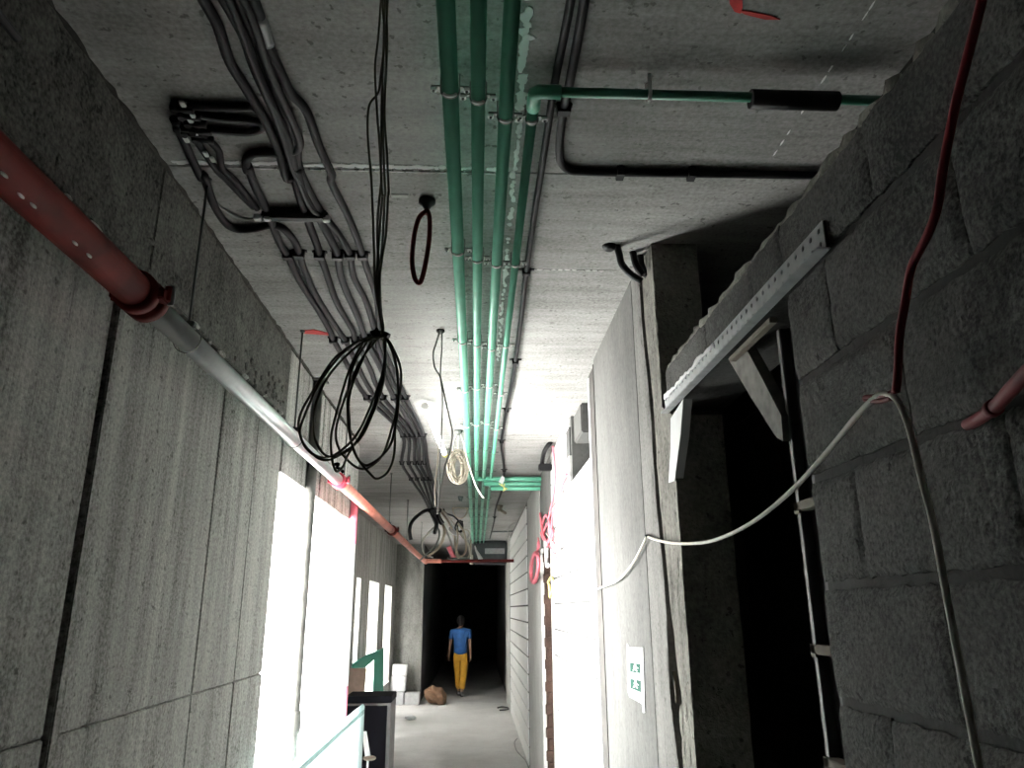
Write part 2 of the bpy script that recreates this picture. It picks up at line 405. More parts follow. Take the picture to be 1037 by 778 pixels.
# jamb between door and column: rough mortar with a crack, hole and ragged edges
def ragged(y, z0, z1, amp, step=.06):
    n = max(2, int((z1-z0)/step)); return [(y(z0+(z1-z0)*i/n) if callable(y) else y)+random.uniform(-amp, amp) for i in range(n+1)], [z0+(z1-z0)*i/n for i in range(n+1)]
def crack(z): return 2.60+.18*(z-.6)/2.4+.012*math.sin(z*9)
def hole(z): return .075*math.exp(-((z-1.56)/.12)**2)+.03*math.exp(-((z-1.75)/.08)**2)
ya, za = ragged(lambda z: D1 if z < DT else D1+.12, 0, CE, .006); yb, zb = ragged(lambda z: crack(z)-.009-hole(z), 0, CE, .004)
b = MB(); b.prism([(XR, y, z) for y, z in zip(ya, za)]+[(XR, y, z) for y, z in zip(yb[::-1], zb[::-1])], (.18, 0, 0))
for k in range(90):
    z = random.uniform(.3, CE-.05); y = random.choice([crack(z)-.03-hole(z), D1+.02 if z < DT else D1+.14, random.uniform(D1+.03, crack(z)-.03)])
    b.ball((XR+.004, y, z), (random.uniform(.004, .009), random.uniform(.012, .03), random.uniform(.02, .06)), 8)
struct(b.build('wall_right_jamb', 'rough', org=(0, 0, 0)))
ya, za = ragged(lambda z: crack(z)+.009+hole(z)*.3, 0, CE, .004)
b = MB(); b.prism([(XR-.010, y, z) for y, z in zip(ya, za)]+[(XR-.010, 2.955, CE), (XR-.010, 2.955, 0)], (.18, 0, 0))
for k in range(40):
    z = random.uniform(.3, CE-.05); b.ball((XR-.008, crack(z)+.04, z), (random.uniform(.003, .006), random.uniform(.012, .03), random.uniform(.02, .06)), 8)
struct(b.build('wall_right_jamb_edge', 'jamb', org=(0, 0, 0)))
b = MB(); b.box((XR+.06, D1+.05, 0), (XR+.17, 2.96, DT+.1)); b.box((XR+.06, D1+.19, DT), (XR+.17, 2.96, CE)); struct(b.build('trim_crack', 'mortar', org=(0, 0, 0)))
# plastered column
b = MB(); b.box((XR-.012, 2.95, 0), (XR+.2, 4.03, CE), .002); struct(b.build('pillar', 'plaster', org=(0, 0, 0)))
# narrow recess with a brown steel channel
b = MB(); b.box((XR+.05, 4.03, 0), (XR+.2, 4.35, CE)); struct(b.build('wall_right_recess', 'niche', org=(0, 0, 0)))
# lit block wall with a hole under the ceiling
NY0, NY1 = 4.42, 5.36
b = MB(); blocks(b, None, XR, 4.30, 6.78, 0, CE, .2, ph=4.35, joint=.013, holes=[(NY0, NY1, 2.76, 4)])
struct(b.build('wall_right_lit', 'wblock', org=(0, 0, 0)))
b = MB(); b.box((XR+.008, 4.30, 0), (XR+.18, 6.77, 2.73)); b.box((XR+.008, 4.30, 2.73), (XR+.18, NY0-.02, CE)); b.box((XR+.008, NY1+.02, 2.73), (XR+.18, 6.77, CE))
struct(b.build('wall_right_lit_mortar', 'wmortar', org=(0, 0, 0)))
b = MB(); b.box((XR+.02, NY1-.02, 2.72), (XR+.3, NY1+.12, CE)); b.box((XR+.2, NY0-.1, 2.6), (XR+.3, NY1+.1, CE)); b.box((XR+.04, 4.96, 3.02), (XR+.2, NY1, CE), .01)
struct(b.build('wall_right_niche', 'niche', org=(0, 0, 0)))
# second doorway: header, brick reveal
b = MB(); b.box((XR, 6.78, 2.46), (XR+.2, 7.95, CE), .004); struct(b.build('wall_right_header', 'plaster', org=(0, 0, 0)))
b = MB()
for k in range(24):
    for j in range(2):
        b.box((XR+.02+j*.24+(k % 2)*.03, 7.93+random.uniform(-.01, .01), k*.105+.006), (XR+.25+j*.24, 8.1, k*.105+.098), .004)
b.box((XR+.03, 7.96, 0), (XR+.55, 8.12, 2.5))
struct(b.build('wall_right_reveal', 'brown_brick', org=(0, 0, 0)))
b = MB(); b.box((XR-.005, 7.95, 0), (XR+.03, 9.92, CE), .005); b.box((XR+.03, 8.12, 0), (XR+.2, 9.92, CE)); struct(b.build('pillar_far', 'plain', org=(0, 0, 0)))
b = MB(); blocks(b, None, XR-.02, 10.0, 14.9, 0, CE-.05, .2, ph=10.0, joint=.022)
b.box((XR+.012, 10.0, CE-.05), (XR+.1, 14.9, CE)); struct(b.build('wall_right_end', 'wblock2', org=(0, 0, 0)))
b = MB(); b.box((XR-.005, 9.95, 0), (XR+.18, 14.9, CE)); struct(b.build('wall_right_end_mortar', 'mortar', org=(0, 0, 0)))
b = MB(); b.box((XR-.03, 14.9, 0), (XR+.2, 16.8, CE)); struct(b.build('pillar_end', 'plain', org=(0, 0, 0)))
# rooms behind the right wall
b = MB(); blocks(b, None, 1.62, -3.2, 4.6, 0, CE, .2, ph=.2, joint=.012, jit=.004)
struct(b.build('wall_side_room', 'block', org=(0, 0, 0)))
b = MB(); b.box((1.63, -3.2, 0), (1.8, 4.6, CE)); b.box((XR+.2, 4.5, 0), (1.63, 4.65, CE)); struct(b.build('wall_side_room_back', 'block', org=(0, 0, 0)))
b = MB(); b.box((2.4, 4.65, 0), (2.6, 17, CE)); b.box((XR+.2, 9.6, 0), (2.4, 9.8, CE)); struct(b.build('wall_store_room', 'shade_conc', org=(0, 0, 0)))

# plaster left in the ceiling joints
def residue(name, spots, z=.003):
    b = MB()
    for (x, y, rx, ry) in spots:
        n = random.randint(6, 9); a0 = random.random()*6
        pts = [(x+rx*math.cos(a0+2*math.pi*i/n)*random.uniform(.55, 1.1), y+ry*math.sin(a0+2*math.pi*i/n)*random.uniform(.55, 1.1), CE-random.uniform(.6, 1)*z) for i in range(n)]
        pts = [(p[0], p[1], pts[0][2]) for p in pts]
        b.prism(pts, (0, 0, z+.004))
    return struct(b.build(name, 'white_plaster', org=(0, 0, 0)))
sp = []
for k in range(60):
    t = k/59; p = onc(178+(503-178)*t, 165.5+7.5*t)
    if abs(p.x+.10) < .02 or abs(p.x) < .025: continue
    sp.append((p.x, p.y-.012+random.uniform(-.004, .004), random.uniform(.010, .032), random.uniform(.008, .015)))
    if k > 14 and k % 3: sp.append((p.x, p.y+.016, random.uniform(.01, .025), .004))
residue('trim_plaster_joint', sp)
sp = []
y = .9
while y < 4.1:
    wdt = .022 if y < 1.9 else (.014 if y < 2.9 else .012)
    if random.random() < (.93 if y < 2.3 else .7):
        sp.append((.115+random.uniform(-.006, .006), y, wdt*random.uniform(.4, 1.0), random.uniform(.012, .035)))
    y += random.uniform(.012, .035)
residue('trim_plaster_run', sp)
sp = []
for (px, py) in [(775, 262), (790, 160), (838, 62), (868, 20)]: pass
for k in range(16):
    t = k/15; p = onc(785+(890-785)*t, 155+(-5-155)*t); sp.append((p.x, p.y, .003, .018))
residue('trim_chalk_line', [q for i, q in enumerate(sp) if i not in (3, 5, 6, 9, 12)], .001)
residue('trim_plaster_crack', [(onc(540+7*k, 272).x, 2.855+random.uniform(-.003, .003), .014, .004) for k in range(11)], .002)

# ------------------------------------------------------------------ GREEN PIPES
PZ = CE-.05
def clamp(parent, x, y, z, r, detailed):
    b = MB(); pts = [(x+(r+.003)*math.cos(a), y, z+(r+.003)*math.sin(a)) for a in [math.pi+math.pi*i/10 for i in range(11)]]
    pts = [(x-r-.003, y, CE)]+pts+[(x+r+.003, y, CE)]
    b.tube(pts, .005, 6, flat=(0, 1, 0))
    for s in (-1, 1): b.box((x+s*(r+.015)-.013, y-.008, z+.004), (x+s*(r+.015)+.013, y+.008, z+.009))
    c = b.build('pipe_clamp', 'clamp', parent)
    if detailed:
        for s in (-1, 1):
            X0 = x+s*(r+.022); t = MB(); t.box((X0-.008, y-.008, z-.004), (X0+.008, y+.008, z+.004), .0015)
            t.build('screw_tab', 'tab', c)
            t = MB(); t.lathe([(0, .004), (.003, .0035)], (X0, y, z-.004), (0, 0, -1), 8); t.build('screw_head', 'black', c)
        t = MB(); t.tube([(x+(r+.002)*math.cos(a), y-.007, z+(r+.002)*math.sin(a)) for a in [math.pi*1.25+math.pi*.5*i/8 for i in range(9)]], .0045, 6)
        t.build('rubber_lining', 'tab', c)
ks = (1.38-.05)/1.38
PIPES = [(-.083, .0225, 'thickest green water pipe, leftmost of the four under the ceiling', [1.73, 2.69, 3.73, 4.65]),
         (-.005, .0195, 'green water pipe second from left of the four under the ceiling', [1.76, 2.76, 3.78, 4.60]),
         (.075, .0200, 'green water pipe third from left, beside the white plaster run', [1.84, 2.80, 3.84, 4.55]),
         (.153, .0150, 'thin green water pipe, rightmost of four, bending off to the right', [1.85, 2.80, 3.80, 4.75])]
YP = 15.75
for i, (x, r, lab, cy) in enumerate(PIPES):
    x *= ks; t = thing('water_pipe', (x, 2.5, PZ-r), lab, 'pipe', 'green pipes along the ceiling')
    b = MB()
    if i < 3: b.tube([(x, -1.5, PZ), (x, YP, PZ)], r, 16); b.build('pipe_run', 'green', t)
    else:
        y0 = 1.665
        b.tube([(x, y0+.05, PZ), (x, YP, PZ)], r, 16); b.build('pipe_run', 'green', t)
        b = MB(); b.tube([(x, y0+.07, PZ), (x, y0+.03, PZ), (x, y0+.01, PZ), (x+.012, y0, PZ), (x+.03, y0, PZ), (x+.07, y0, PZ)], r*1.28, 14); b.build('elbow', 'green', t)
        b = MB(); b.tube([(x+.05, y0, PZ), (1.5, y0, PZ)], r*.9, 14); br = b.build('branch_pipe', 'dgreen', t)
        p = un(760, 100, 1, y0); q = un(848, 104, 1, y0)
        b = MB(); b.tube([(p.x, y0, PZ-.006), (q.x, y0, PZ-.006)], r*1.75, 14); b.build('pipe_sleeve', 'black', br)
        p = un(657, 94, 1, y0); b = MB()
        b.tube([(p.x, y0-.02, CE), (p.x, y0-.018, PZ)]+[(p.x, y0-.018*math.cos(a), PZ-.018*math.sin(a)) for a in [math.pi*k/8 for k in range(9)]]+[(p.x, y0+.02, CE)], .005, 6)
        b.build('pipe_clamp', 'tab', br)
    yl = [v*ks for v in cy]; y = yl[-1]+.95
    while y < YP-.2: yl.append(y); y += .95
    for k, yv in enumerate(yl): clamp(t, x, yv, PZ, r, k < 5)
    if i:                                     # the wide crossing branches further on
        yb_ = 7.72+.055*i
        b = MB(); b.tube([(x, yb_, PZ-.012-.042*(i-1)), (XR+.3, yb_, PZ-.012-.042*(i-1))], .024, 12); b.build('branch_pipe', 'green', t)
        b = MB(); b.lathe([(-.05, r*1.5), (.05, r*1.5)], (x, yb_, PZ), (0, 1, 0), 14); b.build('tee_fitting', 'green', t)

# ------------------------------------------------------------------ BLACK CONDUITS ON THE CEILING
def saddle(parent, p, d, r, wd=.03, m='black'):
    """clip across a conduit at p running along d"""
    d = Vector((d.x, d.y, 0)).normalized(); s = Vector((-d.y, d.x, 0))
    b = MB(); hw, hl = r+.009, .012
    def q(a_, c_, z_): return Vector((p.x, p.y, 0))+s*a_+d*c_+Vector((0, 0, z_))
    zt, zl = CE, p.z-r-.006
    vs = [q(a_, c_, z_) for z_ in (zl, zt) for a_, c_ in ((-hw+.004, -hl), (hw-.004, -hl), (hw-.004, hl), (-hw+.004, hl))]
    for k_ in range(4, 8): vs[k_] += s*(.004 if k_ in (5, 6) else -.004)
    b.add(vs, [(0, 1, 2, 3), (4, 5, 6, 7)]+[(k_, (k_+1) % 4, 4+(k_+1) % 4, 4+k_) for k_ in range(4)])
    vs = [q(a_, c_, z_) for z_ in (CE-.006, CE) for a_, c_ in ((-wd, -.007), (wd, -.007), (wd, .007), (-wd, .007))]
    b.add(vs, [(0, 1, 2, 3), (4, 5, 6, 7)]+[(k_, (k_+1) % 4, 4+(k_+1) % 4, 4+k_) for k_ in range(4)])
    return b.build('saddle_clip', m, parent)
def conduit(name, pts, r, label, clips=(), m='black', cat='conduit', group=None, dz=0.0, parts=None, sub=5, wd=.03):
    P = [onc(x, y, r+dz) for x, y in pts]
    mid = P[len(P)//2]
    t = thing(name, (mid.x, mid.y, mid.z-r), label, cat, group)
    path = smooth_path(P, sub)
    MB().tube(path, r, 10).build('conduit_run', m, t)
    for (cx, cy) in clips:
        c = onc(cx, cy, r+dz); i = min(range(len(path)), key=lambda k: (path[k]-c).length)
        i = min(max(i, 1), len(path)-2)
        saddle(t, path[i], path[i+1]-path[i-1], r, wd)
    return t, path
conduit('ceiling_conduit', [(584, -70), (578, 0), (562, 83), (551.7, 150), (541, 220), (533, 275), (527, 330), (519, 385), (513, 415), (508, 447), (509, 462), (510.5, 480), (508, 497), (502, 515), (500, 530), (496, 546)], .0115,
        'long black conduit running beside the rightmost thin green pipe', [(533, 273), (522, 361), (513, 413), (508, 447), (510.5, 478), (500, 525)], 'gconduit', group='black conduits right of the green pipes', wd=.035)
conduit('ceiling_conduit', [(600, -70), (591.8, 0), (577, 83), (571, 110), (567.5, 135), (566.5, 155), (569, 166), (577, 172.5), (592, 174), (628, 175), (700, 176), (815, 177.5), (870, 178.5)], .013,
        'black conduit bending at a right angle towards the block wall', [(628, 175), (571, 110), (700, 176)], 'gconduit', group='black conduits right of the green pipes', wd=.025, sub=8)

# left cable runs (pixels of crops 1 and 2 turned back to the frame)
def c1(*q): return [(150+x/3.988, y/3.988) for x, y in q]
def c2(*q): return [(150+x/3.988, 150+y/3.988) for x, y in q]
R2 = [(337.6, 344), (349.5, 344.5), (360, 344), (370, 343), (380, 342)]
R3 = [(371.5, 402.7), (380, 402.7), (388, 402.7), (399, 402.7), (406, 402.7), (411, 402.7)]
R4 = [(408, 441), (413, 441), (418, 441), (422, 441), (427, 441), (429, 441)]
R5 = [(407, 469), (414, 469), (420, 469), (425, 469), (430, 469), (433, 469)]
R6 = [(416, 485), (422, 485), (428, 485), (432, 485), (436, 485), (438, 486)]
R7 = [(431, 508), (434, 511), (437, 514), (440, 512), (441, 508), (443, 510)]
tail = lambda k: [R4[k], R5[k], R6[k], R7[k], (440+k*.8, 530)]
G = 'black cables on the left of the ceiling'
lab = 'left ceiling cable, '
ca, pa = conduit('ceiling_cable', c1((190, -60), (225, 0), (275, 90), (300, 160), (330, 250), (385, 340), (440, 430), (490, 520), (530, 620), (560, 720))+c2((590, 120), (620, 220), (655, 320), (685, 400), (692, 430), (712, 480), (760, 620), (825, 735))+[R2[2], (374, 372), R3[2]]+tail(2), 0.0145,
        lab+'outer left line of the thick bundle, third into the clip row', [(323, 257), R2[2], R3[2], R4[2], R5[2], R6[2]], 'gconduit', group=G)
cb, pb = conduit('ceiling_cable', c1((270, -60), (310, 0), (350, 70), (395, 160), (430, 270), (480, 380), (530, 480), (570, 580), (595, 690))+c2((600, 80), (630, 180), (690, 280), (745, 385), (765, 432), (785, 540), (850, 690))+[R2[3], (384, 370), R3[3]]+tail(3), 0.0155,
        lab+'second line of the thick bundle, fourth into the clip row', [(341.5, 258), R2[3], R3[3], R4[3], R5[3], R6[3]], 'gconduit', group=G, dz=.006)
cc, pc = conduit('ceiling_cable', c1((330, -60), (370, 0), (410, 100), (460, 210), (500, 320), (545, 430), (580, 520), (602, 600))+c2((605, 60), (640, 150), (700, 260), (770, 350), (815, 430), (830, 520), (880, 620), (915, 740))+[R2[4], (390, 370), R3[4]]+tail(4), 0.0135,
        lab+'inner line of the thick bundle, fifth into the clip row', [(354, 258), R3[4], R4[4], R5[4], R6[4]], 'gconduit', group=G, dz=.001)
cd_, pd = conduit('ceiling_cable', c1((395, -50), (430, 10), (465, 110), (495, 200), (545, 310), (580, 380), (640, 450), (690, 590), (740, 700))+c2((740, 140), (800, 260), (842, 360), (866, 432), (888, 500), (925, 620))+[(386, 345), (400, 378), (411, 402.7)]+tail(5), 0.0135,
        lab+'separate rightmost run with a grey taped length', [(364, 258), R3[5], R4[5]], 'gconduit', group=G)
for t_, pth, (a0, a1), nm, mm in ((cd_, pd, (c1((447, 60))[0], c1((488, 185))[0]), 'tape_wrap', 'film'), (cb, pb, (c1((335, 30))[0], c1((372, 105))[0]), 'tape_wrap', 'tab'), (ca, pa, (c1((312, 150))[0], c1((340, 235))[0]), 'tape_wrap', 'film')):
    A, B = onc(*a0, .012), onc(*a1, .012)
    i0 = min(range(len(pth)), key=lambda k: (pth[k]-A).length); i1 = min(range(len(pth)), key=lambda k: (pth[k]-B).length)
    if i1-i0 < 2: i1 = i0+2
    MB().tube(pth[i0:i1+1], .0142, 10).build(nm, mm, t_)
conduit('ceiling_cable', c1((355, -50), (395, 20), (440, 130), (470, 230), (510, 330), (560, 440), (605, 545), (612, 590), (590, 612), (560, 605)), .0125,
        lab+'ending in a hook turned back under the bundle', (), 'black', group=G, dz=.012)
conduit('ceiling_cable', c1((290, -60), (335, 20), (380, 140), (420, 250), (465, 360), (505, 450), (545, 560), (575, 660))+c2((600, 120), (650, 230), (690, 270)), .010,
        lab+'thin inner line stopping at the black junction bar', (), 'black', group=G, dz=.02)
conduit('ceiling_cable', c1((550, 622), (470, 616), (420, 622), (396, 650), (400, 690))+c2((402, 70), (430, 150), (465, 220), (490, 275), (510, 330), (535, 390), (565, 430), (585, 480), (620, 550), (690, 660), (735, 740))+[R2[0], (352, 370), R3[0]]+tail(0), 0.0145,
        lab+'starting as a square bend and first into the clip row', [(292, 257), R2[0], R3[0], R4[0], R5[0], R6[0]], 'gconduit', group=G)
conduit('ceiling_cable', c1((105, 480), (140, 560), (180, 650), (215, 720))+c2((225, 110), (262, 220), (310, 300), (360, 328), (430, 325), (490, 312), (545, 325), (590, 375), (610, 425), (630, 490), (680, 600), (770, 740))+[R2[1], (362, 370), R3[1]]+tail(1), 0.014,
        lab+'sweeping in an S from the corner box, second into the clip row', [(308, 257), R2[1], R3[1], R4[1], R5[1], R6[1]], 'gconduit', group=G)
conduit('ceiling_cable', c1((170, 530), (230, 620), (280, 690))+c2((320, 130), (380, 195), (425, 240)), .011,
        lab+'short straight run from corner box to the junction bar', (), 'gconduit', group=G)
conduit('ceiling_cable', c1((195, 500), (240, 560), (285, 610), (300, 680))+c2((350, 130), (405, 200), (440, 245)), .011,
        lab+'second short run from corner box to the junction bar', (), 'gconduit', group=G, dz=.004)
conduit('ceiling_cable', c1((130, 425), (220, 430), (320, 432), (422, 432)), .0125,
        lab+'straight stub with blunt end beside the corner box', (), 'black', group=G)
conduit('ceiling_cable', c1((190, 460), (290, 475), (380, 482), (440, 492), (460, 508), (448, 526), (400, 536), (300, 528), (200, 518)), .0115,
        lab+'flat U loop out of the corner box', (), 'black', group=G)
conduit('ceiling_cable', c2((250, 190), (300, 245), (380, 285), (480, 292)), .006, lab+'thin grey line below the junction bar', (), 'grey_cable', group=G)
# corner box where the runs start
p = onc(*c1((135, 470))[0]); t = thing('cable_gland', (p.x, p.y, CE-.05), 'cluster of black cable glands with pale tips near the left wall', 'cable gland')
b = MB()
for (qx, qy) in c1((110, 410), (140, 440), (165, 470), (185, 500), (150, 510), (120, 490), (195, 535)):
    q = onc(qx, qy); b.lathe([(0, .012), (.02, .014), (.035, .010)], (q.x, q.y, CE), (0, 0, -1), 10)
    b.tube([(q.x, q.y, CE-.02), (q.x+.05, q.y+.01, CE-.02)], .012, 8)
b.build('gland_body', 'black', t)
for (qx, qy) in c1((140, 425), (170, 490), (195, 545), (155, 570), (235, 628), (262, 650), (185, 478)):
    q = onc(qx, qy, .03); MB().box((q.x-.008, q.y-.014, q.z), (q.x+.006, q.y+.012, q.z+.008), .002).build('pale_tip', 'tab', t)
# junction bar
a, e = onc(*c2((440, 242))[0]), onc(*c2((732, 258))[0])
t = thing('junction_bar', ((a.x+e.x)/2, a.y, CE-.05), 'black horizontal junction bar across the left cable runs', 'junction bar')
b = MB(); b.box((a.x+.02, a.y-.018, CE-.045), (e.x, a.y+.02, CE-.012), .006); b.box((a.x+.05, a.y-.01, CE-.013), (e.x-.05, a.y+.01, CE)); b.build('bar', 'black', t)
MB().box((a.x+.08, a.y+.016, CE-.042), (a.x+.17, a.y+.024, CE-.02), .001).build('pale_strip', 'paper', t)
for x in (a.x+.005, a.x+.04, e.x-.005): MB().box((x-.012, a.y-.012, CE-.05), (x+.012, a.y+.012, CE-.028), .003).build('end_nut', 'tab', t)

# ------------------------------------------------------------------ SPRINKLER PIPE
SX = -.905; SZ = 1.85+ (atX(240, 391, SX).z-1.85)
t = thing('sprinkler_pipe', (SX, 3, SZ-.05), 'big sprinkler pipe on the left, red then silver then red, hung on rods', 'pipe')
y1, y2, y3 = atX(143, 300, SX).y, atX(343, 486, SX).y, 13.3
MB().tube([(SX, -2.9, SZ), (SX, y1, SZ)], .046, 20).build('red_pipe', 'red_paint', t)
MB().tube([(SX, y1-.02, SZ), (SX, y2+.02, SZ)], .036, 20).build('silver_pipe', 'silver', t)
ym = atX(397, 530, SX).y
MB().tube([(SX, y2, SZ), (SX, ym, SZ)], .038, 18).build('primed_pipe', 'salmon', t)
MB().tube(smooth_path([(SX, ym, SZ), (SX, y3-.12, SZ), (SX+.03, y3-.02, SZ), (SX+.14, y3, SZ), (SX+.3, y3, SZ)], 6), .038, 14).build('primed_bend', 'salmon', t)
MB().tube([(SX+.25, y3, SZ), (XR+.05, y3, SZ)], .027, 14).build('cross_pipe', 'red_paint', t)
for yv, mm, rr in ((y1, 'red_paint', .058), (y2, 'red_bright', .052), (ym, 'red_paint', .054)):
    b = MB(); b.lathe([(-.05, rr*.8), (-.045, rr), (-.012, rr), (-.008, rr*.86), (.008, rr*.86), (.012, rr), (.045, rr), (.05, rr*.8)], (SX, yv, SZ), (0, 1, 0), 22)
    for s in (-1, 1):
        b.box((SX+s*rr*.95-.016, yv-.03, SZ-.016), (SX+s*rr*.95+.016, yv+.03, SZ+.016), .004)
        b.lathe([(-.02, .009), (.02, .009)], (SX+s*(rr+.012), yv, SZ+.008), (0, 0, 1), 8)
    b.build('coupling', mm, t)
    q = MB(); q.lathe([(-.028, .007), (-.018, .011), (.018, .011), (.03, .007)], (SX+rr+.012, yv+.02, SZ+.01), (0, 0, 1), 6); q.build('bolt', 'rod', t)
for yv in (.35, un(203, 181, 2, CE).y, un(305, 335, 2, CE).y, 5.05, ym-.25, 9.8, 12.4):
    b = MB(); b.tube([(SX, yv, SZ+.055), (SX, yv, CE)], .0045, 8); h = b.build('hanger_rod', 'rod', t)
    b = MB(); b.tube([(SX+.042*math.cos(a), yv, SZ+.044*math.sin(a)) for a in [2*math.pi*k/24 for k in range(24)]], .004, 6, closed=True, flat=(0, 1, 0))
    b.box((SX-.02, yv-.012, SZ+.042), (SX+.02, yv+.012, SZ+.058), .003); b.build('hanger_ring', 'rod', h)
    b = MB(); b.lathe([(0, .014), (.01, .012)], (SX, yv, CE), (0, 0, -1), 8); b.build('anchor', 'rod', h)
# white paint flecks on the red section
for (px, py) in ((24, 205), (36, 213), (5, 178), (78, 250), (92, 262)):
    q = atX(px, py, SX+.03); d = (CAM-q); 
    v = Vector((q.x-SX, 0, q.z-SZ)).normalized()*.0462
    MB().ball((SX+v.x, q.y, SZ+v.z), (.003, .012, .004), 8).build('paint_fleck', 'tab', t)

# vertical steel prop in front of the opening
q = onc(316, 384); t = thing('steel_prop', (XL+.034, q.y+.02, 0), 'upright grey steel prop standing in front of the bright left opening', 'prop')
X0, Y0 = XL+.034, q.y+.02
MB().tube([(X0, Y0, .02), (X0, Y0, CE-.01)], .030, 16).build('pole', 'prop', t)
MB().box((X0-.031, Y0-.06, 0), (X0+.06, Y0+.06, .012), .002).build('base_plate', 'prop', t)
MB().box((X0-.031, Y0-.055, CE-.012), (X0+.055, Y0+.055, CE), .002).build('head_plate', 'prop', t)
b = MB(); b.lathe([(0, .034), (.02, .040), (.10, .040), (.12, .034)], (X0, Y0, 1.2), (0, 0, 1), 16); b.build('collar', 'prop', t)

# red pole by the opening, its glare painted as pink and white lengths
q = atX(354, 617, XL+.03); t = thing('red_pole', (XL+.04, 6.05, 0), 'red pole at the far edge of the left opening, glare painted pink and white', 'pole')
X0, Y0 = XL+.04, 6.06
MB().tube([(X0, Y0, 0), (X0, Y0, 1.3)], .03, 12).build('lower_length', 'pinkpole', t)
MB().tube([(X0, Y0, 1.3), (X0, Y0, 2.35)], .029, 12).build('glare_length', 'paper', t)
MB().tube([(X0, Y0, 2.35), (X0, Y0, 2.72)], .03, 12).build('upper_length', 'pinkpole', t)

# guard panel across the opening
GX = -.885; g1 = atX(368, 712, GX); g0 = atX(290, 776, GX); gz = (g1.z+g0.z)/2
t = thing('guard_panel', (GX, 5, 0), 'pale teal guard sheet with rounded top rail across the left opening', 'panel')
MB().box((GX-.012, 3.4, .03), (GX+.012, g1.y, gz-.02), .004).build('sheet', 'teal_sheet', t)
MB().tube([(GX, 3.4, gz-.02), (GX, g1.y-.03, gz-.02), (GX, g1.y, gz-.035)], .013, 12).build('top_rail', 'teal_sheet', t)
MB().box((GX+.010, 3.4, gz-.075), (GX+.018, g1.y-.05, gz-.045), .002).build('edge_strip', 'teal_edge', t)
b = MB()
for yv in (3.6, g1.y-.2): b.box((GX-.15, yv-.02, 0), (GX+.1, yv+.02, .03), .004)
b.build('foot', 'teal_edge', t)

# black cabinet
c0, c1_ = atY(362, 705, 7.0), atY(397, 705, 7.0)
t = thing('cabinet', ((c0.x+c1_.x)/2, 7.2, 0), 'tall black cabinet with a grey edge behind the teal sheet', 'cabinet')
cz = c1_.z; x0, x1 = c0.x-.1, c1_.x
MB().box((x0, 7.0, .02), (x1-.035, 7.4, cz-.06), .006).build('body', 'cab', t)
MB().box((x0-.01, 6.99, cz-.055), (x1, 7.41, cz), .006).build('top', 'cab', t)
MB().box((x0, 6.985, cz-.075), (x1-.035, 7.0, cz-.058), .002).build('trim_strip', 'cab_edge', t)
MB().box((x1-.035, 6.985, 0), (x1-.004, 7.4, cz-.055), .003).build('corner_post', 'cab_edge', t)
for z in (.25, .8): MB().box((x0+.02, 6.992, z), (x0+.05, 7.0, z+.06), .001).build('hinge', 'cab_edge', t)
# pale stake in front of it
q = atY(371, 741, 6.6); q2 = atY(374, 768, 6.6)
t = thing('stake', (q2.x, 6.6, 0), 'pale wooden stake with a flat crosspiece in front of the cabinet', 'stake')
b = MB(); b.box((q2.x-.02, 6.59, 0), (q2.x-.004, 6.61, q2.z), .002); b.prism([(q.x-.035, 6.59, q.z), (q.x, 6.59, q.z), (q2.x+.012, 6.59, q2.z), (q2.x-.03, 6.59, q2.z)], (0, .02, 0)); b.build('shaft', 'foam', t)
b = MB(); b.ball((q2.x+.0, 6.6, q2.z), (.055, .02, .022), 12); b.build('crosspiece', 'lath', t)
# leaning plywood boards beyond the red pole
c = [atY(354, 677, 9.0), atY(371, 677, 9.0), atY(371, 712, 8.8), atY(353, 712, 8.8)]
b = MB(); b.prism([c[0], c[1], Vector((c[1].x, 8.6, .0)), Vector((c[0].x, 8.6, .0))], (0, .025, .0)); 
tag(b.build('plywood_board', 'ply'), 'pinkish brown plywood board leaning low beside the red pole', 'board')
# green safety net along the recessed wall
def netpt(px, py): return atX(px, py, XB+.05)
pl = [netpt(357, 673), netpt(371, 664), netpt(379, 661), netpt(388.5, 656.5), netpt(388, 706), netpt(378, 704), netpt(379, 668), netpt(370, 676), netpt(357, 677)]
b = MB(); n = len(pl); b.prism(pl, (-.006, 0, 0)); b.tube([p+Vector((.004, 0, 0)) for p in pl[:4]], .01, 6)
tag(b.build('safety_net', 'net'), 'dark green safety net strung along the recessed wall windows', 'net')

# stacked white packs by the end wall
def pack(px0, py0, px1, py1, Y, dep, label, tilt=0.0):
    a, e = atY(px0, py1, Y), atY(px1, py0, Y)
    b = MB(); b.box((a.x, Y, max(a.z, 0)), (e.x, Y+dep, e.z), .008)
    if tilt:
        c = Vector(((a.x+e.x)/2, Y, max(a.z, 0))); Rm = Matrix.Rotation(tilt, 3, 'Y')
        b.v = [c+Rm @ (v-c) for v in b.v]
    o = b.build('foam_block', 'foam'); return tag(o, label, 'block', 'pale blocks stacked by the end wall')
pack(396, 701, 408.5, 714.5, 16.25, .3, 'pale block at the bottom left of the far stack')
pack(409.5, 702, 424.5, 714.5, 16.25, .3, 'pale block alone at the right of the far stack')
pack(394.5, 685, 410.5, 700.4, 16.27, .25, 'pale block in the middle of the far stack', .05)
pack(396.5, 673.5, 412, 684.6, 16.29, .22, 'pale block on top of the far stack', .05)
